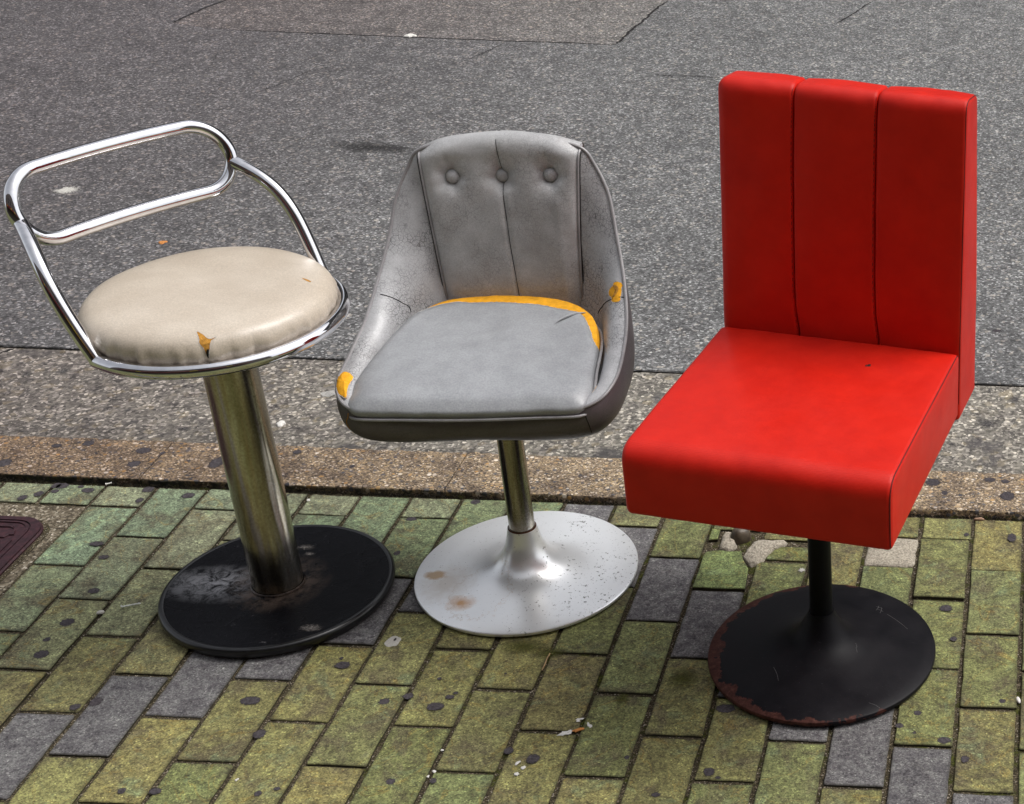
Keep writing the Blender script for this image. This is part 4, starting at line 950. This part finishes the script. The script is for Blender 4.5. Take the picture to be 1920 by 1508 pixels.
# ------------------------------------------------------------------ 3: red channelled chair
C3 = (1.462, -.278)
rc = empty('dining_chair', (*C3, 0), R(-10.3), label='bright red vinyl chair with tall channelled back on a rusty black disc', cat='chair')
rc.location.z = .0042
def W3(x, y):     # world xy -> chair local
    a = R(10.3); dx, dy = x - C3[0], y - C3[1]; return (dx * math.cos(a) - dy * math.sin(a), dx * math.sin(a) + dy * math.cos(a))
V, F = lathe([(0, 0), (.190, 0), (.1925, .002), (.1935, .006), (.1925, .0095), (.189, .0115), (.17, .0145), (.14, .0185), (.11, .0225), (.085, .0275), (.065, .034), (.050, .043), (.040, .054), (.032, .068), (.026, .080), (.0215, .090), (.0212, .0925), (.015, .0925)], 128)
mesh('base_plate', V, F, M_DISH, True, rc)
SCR = [(1.5425, -0.1605, 1.5544, -0.1661), (1.5463, -0.1699, 1.5563, -0.1755), (1.5469, -0.1571, 1.5438, -0.1732), (1.5521, -0.1615, 1.5512, -0.1822), (1.5645, -0.1829, 1.6032, -0.2208), (1.5096, -0.2886, 1.5219, -0.3098), (1.5567, -0.4213, 1.5749, -0.4296), (1.3907, -0.3498, 1.4026, -0.3815), (1.5164, -0.3813, 1.5218, -0.4058), (1.5395, -0.297, 1.5571, -0.3192), (1.4443, -0.3507, 1.452, -0.3545), (1.5979, -0.2903, 1.5682, -0.3127)]
M_SCR = m_simple('bare_scratch', (.13, .125, .125), .5, nscale=300)
bpl = [o for o in rc.children if o.name.startswith('base_plate')][0]
def scratch(x0, y0, x1, y1, rad=.00025):
    a, b = W3(x0, y0), W3(x1, y1); m_ = ((a[0] + b[0]) / 2 + .001, (a[1] + b[1]) / 2 + .001)
    skin_line(bpl, [(*a, .02), (*m_, .02), (*b, .02)], 'scratch', M_SCR, bpl, rad, .0001, 6)
for q in SCR[:8]: scratch(*q)
V, F = lathe([(.0190, .090), (.0190, .415), (.01, .415)], 56); mesh('column', V, F, M_BPOLE, True, rc)
V, F = lathe([(.02, .395), (.09, .396), (.09, .408), (.02, .408)], 40); mesh('seat_mount', V, F, M_BPOLE, True, rc)
def round_profile(P, rad, n=6):
    out = []; m = len(P)
    for i in range(m):
        a, b, c = Vector(P[i - 1]), Vector(P[i]), Vector(P[(i + 1) % m]); r_ = rad[i]
        d1 = (a - b).normalized(); d2 = (c - b).normalized()
        p, q = b + d1 * r_, b + d2 * r_
        for k in range(n + 1):
            t = k / n; out.append(p * (1 - t) ** 2 + b * 2 * t * (1 - t) + q * t * t)
    return out
def densify(P, step):
    out = []; m = len(P)
    for i in range(m):
        a, b = P[i], P[(i + 1) % m]; n = max(1, int((b - a).length / step))
        for k in range(n): out.append(a.lerp(b, k / n))
    return out
def pillow(P, xs, r0, r1, bulge=None, end0=True, end1=True, ns=26, nr=7):
    """closed profile P in (y,z), swept along x from xs[0] to xs[1], ends rounded with radii r0, r1"""
    m = len(P); area = sum(P[i].x * P[(i + 1) % m].y - P[(i + 1) % m].x * P[i].y for i in range(m))
    nrm = []
    for i in range(m):
        t = (P[(i + 1) % m] - P[i - 1]).normalized(); n_ = Vector((t.y, -t.x)); nrm.append(n_ if area > 0 else -n_)
    secs = []
    for k in range(nr + 1):
        t = k / nr; a = t * math.pi / 2; secs.append((xs[0] + r0 * (1 - math.sin(a)), r0 * (1 - math.cos(a)))) if 0 else secs.append((xs[0] + r0 * (1 - math.cos(a)), r0 * (1 - math.sin(a))))
    for k in range(1, ns): secs.append((xs[0] + r0 + (xs[1] - r1 - xs[0] - r0) * k / ns, 0))
    for k in range(nr + 1):
        t = 1 - k / nr; a = t * math.pi / 2; secs.append((xs[1] - r1 * (1 - math.cos(a)), r1 * (1 - math.sin(a))))
    rows = []
    for x, ins in secs:
        row = []
        u = (x - xs[0]) / (xs[1] - xs[0]) * 2 - 1
        for p, n_ in zip(P, nrm):
            q = p - n_ * ins
            d = bulge(u, p, n_) if bulge else 0
            q = q + n_ * d; row.append((x, q.x, q.y))
        rows.append(row)
    V, F = grid(rows, True); F.append(tuple(range(m))[::-1]); F.append(tuple((len(rows) - 1) * m + i for i in range(m)))
    return V, F
# local coordinates of the seat slab
fl, fr, brr, bl = W3(1.2089, -.4694), W3(1.6044, -.554), W3(1.6816, -.1288), W3(1.2779, -.0687)
XL, XR = (fl[0] + bl[0]) / 2, (fr[0] + brr[0]) / 2; YF, YB = (fl[1] + fr[1]) / 2, (bl[1] + brr[1]) / 2
ZT, ZB = .515, .3965
XL -= .004; XR += .001
prof = densify(round_profile([(YF, ZB), (YF - .002, ZT), (YB, ZT), (YB, ZB)], [.010, .036, .012, .010], 10), .014)
def bul(u, p, n_):
    v = (p.x - YF) / (YB - YF); e = max(0, 1 - u * u)
    wt = max(0, n_.y) ** 2; wf = max(0, -n_.x) ** 2
    return wt * (.0050 * e * max(0, math.sin(math.pi * min(1, max(0, v)))) ** .8 + .0016 * noise.noise(Vector((u * 2.5, v * 2.5, 0))) + .0006 * noise.noise(Vector((u * 9, v * 5, 7)))) + wf * (.003 * e ** .5 * math.sin(math.pi * min(1, max(0, (p.y - ZB) / (ZT - ZB)))) + .0008 * noise.noise(Vector((u * 4, p.y * 30, 0))))
V, F = pillow(prof, (XL, XR), .011, .0085, bul, ns=30); seat = mesh('seat', V, F, M_RED, True, rc)
def seam(P, r=.0011, name='seam', parent=seat): return mesh(name, *tube(catmull(P, 6), r, 6), M_SEAM, True, parent)
def profile_seam(P, x, r_, sg, lo, hi, rad, parent, fn=lambda v: v, bf=None):
    """thin sewn edge following the rounded end of a pillow"""
    m = len(P); area = sum(P[i].x * P[(i + 1) % m].y - P[(i + 1) % m].x * P[i].y for i in range(m)); pts = []
    for i in range(m):
        if not lo <= i / m <= hi: continue
        t = (P[(i + 1) % m] - P[i - 1]).normalized(); n_ = Vector((t.y, -t.x)); n_ = n_ if area > 0 else -n_
        q = P[i] - n_ * (r_ * .30 - .0002) + n_ * (bf(P[i], n_) if bf else 0); pts.append(fn((x - sg * r_ * .30, q.x, q.y)))
    mesh('seam', *tube([Vector(p) for p in pts], rad, 6), M_SEAM, True, parent)
# back: three stuffed channels with the full section, wedge shaped side
TOP = .938
bprof0 = [(YB + .001, .386), (YB + .001, .52), (YB + .010, .72), (YB + .018, TOP - .002), (YB + .092, TOP - .012), (YB + .118, .60), (YB + .120, .386)]
bprof = densify(round_profile([(a, b) for a, b in bprof0], [.006, .05, .06, .026, .014, .06, .008], 8), .02)
bx0, bx1 = XL + .000, XR + .001
cuts = [bx0, bx0 + (bx1 - bx0) * .315, bx0 + (bx1 - bx0) * .648, bx1]
back = empty('backrest', (0, 0, 0)); back.parent = rc
for k in range(3):
    def bb(u, p, n_, k=k):
        f = 0
        if n_.x < -.3 or n_.y > .3: f = .0058 * (1 - abs(u) ** 2.2) * (1 - .6 * max(0, n_.y))
        if n_.x < -.3: f *= (.75 + .25 * math.sin(p.y * 9))
        return f + .0011 * noise.noise(Vector((u * 2 + k * 9, p.y * 22, p.x * 22))) + .0007 * noise.noise(Vector((u * 2.2 + k * 5, p.y * 75, 3))) * (1 if p.y > .86 or p.y < .58 else .25)
    V, F = pillow(bprof, (cuts[k] + (0 if k == 0 else .0003), cuts[k + 1] - (0 if k == 2 else .0003)), .016 if k == 0 else .0065, .0065 if k == 2 else .0065, bb, ns=16)
    def tap(v):
        z_ = v[2]; f_ = (v[0] - bx0) / (bx1 - bx0); w_ = max(0, math.sin(math.pi * min(1, max(0, f_))))
        jx = w_ * (.0075 * max(0, 1 - abs(z_ - .515) / .075) ** 2 - .0035 * math.sin(math.pi * min(1, max(0, (z_ - .52) / .42))) + .0012 * noise.noise(Vector((z_ * 9, f_ * 3, 1))))
        return (v[0] + .018 * max(0, (z_ - .52)) * (1 - f_) + jx, v[1], z_)
    mesh('channel', [tap(v) for v in V], F, M_RED, True, back)
def stitch_line(X):
    V, F = [], []
    P = catmull([(X, YB + .0075, .522), (X, YB + .0125, .66), (X, YB + .0185, .80), (X, YB + .0225, TOP - .030), (X, YB + .032, TOP - .010), (X, YB + .055, TOP - .0085)], 26)
    parts = []
    for i in range(0, len(P) - 1, 2): parts.append(tube([tap(P[i] + Vector((-.0025, -.0042, .0))), tap(P[i + 1] + Vector((-.0025, -.0042, .0)))], .00055, 5))
    v, f = join(*parts); mesh('stitching', v, f, M_SEAM, True, back, kind='stuff')
for X in cuts[1:3]: stitch_line(X)
ip = lambda P, test: [i / len(P) for i, q in enumerate(P) if test(q)]
_a = ip(prof, lambda q: q.x < YB - .004 and (q.y > ZT - .03 or q.x < YF + .006) and q.y > ZB + .006)
profile_seam(prof, XR, .0085, 1, min(_a), max(_a), .0010, seat, bf=lambda p, n_: bul(.93, p, n_))
_b = ip(bprof, lambda q: q.y > .40 and q.x < YB + .085)
profile_seam(bprof, bx1, .0065, 1, min(_b), max(_b), .0009, back, tap)
skin_patch(seat, [(.0590, .0960, .5185), (.0635, .0965, .5185), (.0640, .0905, .5180), (.0600, .0895, .5180)], 'cigarette_burn', M_DARK, seat, .0003, 0, .0010, None, 4)
skin_patch(seat, [(.0560, .0925, .5185), (.0590, .0945, .5185), (.0595, .0890, .5180), (.0575, .0880, .5180)], 'scorched_edge', M_SEAM, seat, .0004, 0, .0012, None, 4)


# ------------------------------------------------------------------ litter
def bit(P, h, mat, label, cat, name, z=.0006, rough=.3, seed=0): return rock(P, h, name, mat, z0=z, seed=seed, rough=rough, n=5, label=label, cat=cat)
scr = empty('screw', (.2293, -.2245, .0032), math.atan2(.0111, .0234), label='small steel screw lying on a green paver left of the black disc', cat='screw')
M_STEEL = m_simple('zinc_steel', (.72, .72, .71), .35, .9, nscale=300, coord='Object')
def rotx(V): return [(v[2], v[0], v[1]) for v in V]
V, F = lathe([(0, 0), (.0026, 0), (.0029, .0006), (.0012, .0026), (.0010, .003)], 16); mesh('head', rotx(V), F, M_STEEL, True, scr)
scr.scale = (1.12, 1.35, 1.35); scr.location.z = .0040
tp = [(.0010, .003)]
for i in range(18): tp += [(.0010, .004 + i * .0012), (.0014, .0046 + i * .0012)]
tp += [(.0002, .028)]
V, F = lathe(tp, 12); mesh('shank', rotx(V), F, M_STEEL, False, scr)
bit([(.195, -.243), (.203, -.242), (.206, -.236), (.200, -.233), (.194, -.237)], .0035, M_GUMP, 'small white pebble on the joint just left of the steel screw', 'pebble', 'pebble', rough=.1)
pr_ = [( -.0011 + .0093 * t, .1690 + .0060 * t, .0030) for t in (0, .3, .7, 1)]
V, F = tube(catmull(pr_, 4), lambda t: .0014 + .0011 * abs(2 * t - 1) ** 2, 10); mesh('paper_scrap', V, F, M_WHITE, True, None, label='tiny rolled scrap of white paper against the kerb at the far left', cat='litter')
gp = rock(blob(.7265, -.2860, .0125, .0150, 0, 16, .15, 3), .0012, 'pale_gum', M_GUMP, z0=.0004, n=5, rough=.1, label='pale oval blob of chewing gum with a dark centre between the black and silver discs', cat='chewing gum')
rock(blob(.7290, -.2825, .0028, .0060, 0, 12, .3, 5), .0014, 'dark_centre', M_GUM, z0=.0008, n=4, parent=gp)
for P, sd_ in (([1.0930, -.4700], 1), ([1.1133, -.4837], 2), ([1.0780, -.5040], 3), ([1.087, -.499], 4)):
    a, b = (.0045, .0085) if sd_ in (2,) else (.009, .0045) if sd_ == 3 else (.006, .004)
    bit(blob(P[0], P[1], a, b, .3, 14, .8, sd_), .0012, M_WHITE, ['', 'chalky white smear on the paver edge above the orange flake', 'upright white crumb right of the orange flake at the paver joint', 'chalky smear below left of the orange flake', 'white speck touching the orange flake'][sd_], 'smear', 'chalk_smear', rough=.6, seed=sd_)
bit(blob(1.0985, -.4945, .0085, .0032, .6, 14, .5, 9), .0022, M_RUST_BIT, 'orange flake in the paver joint in front of the silver disc', 'litter', 'orange_flake')
for k, (x, y, a, b, lb) in enumerate(((1.025, -.5776, .004, .008, 'upper white crumb left beside the dark gum below the silver disc'), (1.037, -.5867, .0045, .008, 'middle pale crumb beside the dark gum below the silver disc'), (1.031, -.6020, .005, .007, 'lowest white crumb beside the dark gum below the silver disc'), (.6153, -.6391, .0030, .0045, 'round white pellet on a green paver near the bottom edge'), (.9033, -.6006, .0045, .0040, 'white grain in the long joint near the bottom centre'), (.8975, -.6129, .0028, .005, 'second white grain just below the first in the same joint'), (.8990, -.5516, .0030, .0038, 'single white grain higher up the joint at the bottom centre'), (.406, .1480, .0055, .006, 'small pale stone at the kerb end of a joint behind the black disc'))):
    bit(blob(x, y, a * .72, b * .62, -.5, 12, .45, k * 2.3), .0014, M_WHITE, lb, 'crumb', 'white_crumb', z=.0004 if k in (0, 1, 2, 3) else -.002, seed=k)
bit(blob(.2231, .450, .0085, .011, .2, 12, .35, 4), .006, M_WHITE, 'white stone lying in the gutter between the bar stool column and the grey seat', 'stone', 'white_stone', z=-.0115)
bit(blob(-.4775, 3.243, .020, .022, .2, 14, .5, 5), .006, M_WHITE, 'white scrap of paper on the edge of the asphalt patch at the top', 'litter', 'white_scrap', z=-.004)
sp_ = []
for i in range(26):
    a = 2 * math.pi * i / 26; k = (.5 + 1.0 * random.random()); sp_.append((-.8863 + (.040 * k) * math.cos(a), 1.675 + .040 * k * math.sin(a)))
V, F = poly_prism(sp_, -.009, -.0055, .0003); mesh('bird_dropping', V, F, M_SPLAT, False, None, label='white splashed bird dropping on the road seen through the chrome back rail', cat='bird dropping')
bit(blob(-.4625, 1.3511, .010, .010, .2, 12, .4, 6), .004, M_RUST_BIT, 'orange chip on the road just below the chrome back rail', 'litter', 'orange_chip', z=-.0075)
sp_ = []
for i in range(22):
    a = 2 * math.pi * i / 22; k = (.35 if i % 2 else .6 + .6 * random.random()); sp_.append((1.3925 + .0115 * k * math.cos(a), -.0268 + .0125 * k * math.sin(a)))
V, F = poly_prism(sp_, .0, .0012, .0003); mesh('star_splat', V, F, M_SPLAT, False, None, label='star shaped white splat on the paver left of the red chair column', cat='splat')
bit([(1.702, .170), (1.716, .173), (1.723, .1705), (1.716, .167), (1.704, .1665)], .0045, m_simple('dead_leaf', (.32, .20, .13), .6, nscale=120), 'pale brown leaf fragment against the kerb at the far right', 'leaf', 'leaf_fragment', z=.0, rough=.4)
bit(blob(1.7995, -.3744, .0034, .0085, .25, 12, .15, 8), .003, M_WHITE, 'pale seed husk in the rightmost joint', 'seed husk', 'seed_husk', z=-.001, rough=.1)
V, F = tube(catmull([(.9995, -.3485, .0012), (1.0005, -.335, .0022), (1.0000, -.318, .0024), (1.0008, -.303, .0016)], 5), .0011, 7); mesh('straw', V, F, M_TWIG, True, None, label='dry straw lying along the joint in front of the silver disc', cat='straw')


# ------------------------------------------------------------------ shop front across the pavement (behind the photographer, seen in the chrome)
bl_ = empty('shop_building', (1.2, -5.0, 0), 0, label='dark shop front across the pavement, mirrored in the chrome tubes', cat='building')
M_WALL = m_simple('brown_tiled_wall', (.12, .10, .09), .85, nscale=12, coord='Object')
M_SIGN = m_simple('dark_red_fascia', (.16, .012, .014), .5, nscale=8, coord='Object')
M_YEL = m_simple('yellow_sign', (.70, .62, .02), .5, nscale=8, coord='Object')
M_GLS = m_simple('dark_glass', (.012, .013, .015), .08, nscale=3, amp=.1, bump=0, coord='Object')
mesh('wall', *box(-11, 11, -6, -.3, 0, 7.2), M_WALL, False, bl_)
mesh('shop_floor_front', *box(-11, 11, -.299, -.2985, 0, 2.75), M_GLS, False, bl_) if 0 else None
mesh('ground_floor', *box(-11.02, 11.02, -.33, -.301, .0, 2.74), m_simple('dark_shutter', (.03, .022, .02), .6, nscale=8, coord='Object'), False, bl_)
mesh('fascia', *box(-8.6, 5.4, -.3, -.12, 2.75, 3.35), M_SIGN, False, bl_)
mesh('awning', *join(([(-8, -.3, 2.7), (4.8, -.3, 2.7), (4.8, .75, 2.35), (-8, .75, 2.35), (-8, -.3, 2.66), (4.8, -.3, 2.66), (4.8, .75, 2.31), (-8, .75, 2.31)], [(0, 1, 2, 3), (7, 6, 5, 4), (0, 3, 7, 4), (1, 5, 6, 2), (3, 2, 6, 7), (0, 4, 5, 1)])), M_SIGN, False, bl_)
for x in (-5.2, -.6, 2.2): mesh('yellow_sign', *box(x, x + .55, -.118, -.07, 2.85, 3.22), M_YEL, False, bl_)
for x in (-10.4, -7.6, -4.8, -2.0, .8, 3.6, 6.4):
    wf = mesh('window', *box(x, x + 2.2, -.37, -.332, .6, 2.5), M_DARK, False, bl_); mesh('pane', *box(x + .07, x + 2.13, -.38, -.372, .67, 2.43), M_GLS, False, wf)
for x in (-9.5, -6.5, -3.5, -.5, 2.5, 5.5):
    wf = mesh('window', *box(x, x + 1.2, -.298, -.26, 4.0, 5.5), M_WALL, False, bl_); mesh('pane', *box(x + .07, x + 1.13, -.258, -.25, 4.07, 5.43), M_GLS, False, wf)


# ------------------------------------------------------------------ buildings across the road (mirrored in the red seat and the chrome)
M_BLD = m_simple('grey_render', (.10, .095, .09), .85, nscale=3, coord='Object')
def block(x0, x1, y, h, label, mat):
    b = empty('office_building', ((x0 + x1) / 2, y, 0), 0, label=label, cat='building'); W = (x1 - x0) / 2
    mesh('wall', *box(-W, W, 0, 9, 0, h), mat, False, b); mesh('parapet', *box(-W - .1, W + .1, -.12, 9.1, h, h + .5), mat, False, b)
    n = int(2 * W // 3)
    for k in range(int(h // 3.1)):
        for i in range(n):
            cx = -W + (i + .5) * 2 * W / n; z = 1.0 + k * 3.1
            f = mesh('window', *box(cx - 1, cx + 1, -.06, -.003, z, z + 1.6), M_DARK, False, b); mesh('pane', *box(cx - .93, cx + .93, -.075, -.063, z + .07, z + 1.53), M_GLS, False, f)
block(-2.2, 24, 15.5, 13.5, 'tall grey building across the road, its dark front mirrored in the red seat', M_BLD)
block(-30, -6.5, 15.5, 11.5, 'second grey building across the road, left of the side street, mirrored in the stool', M_BLD)
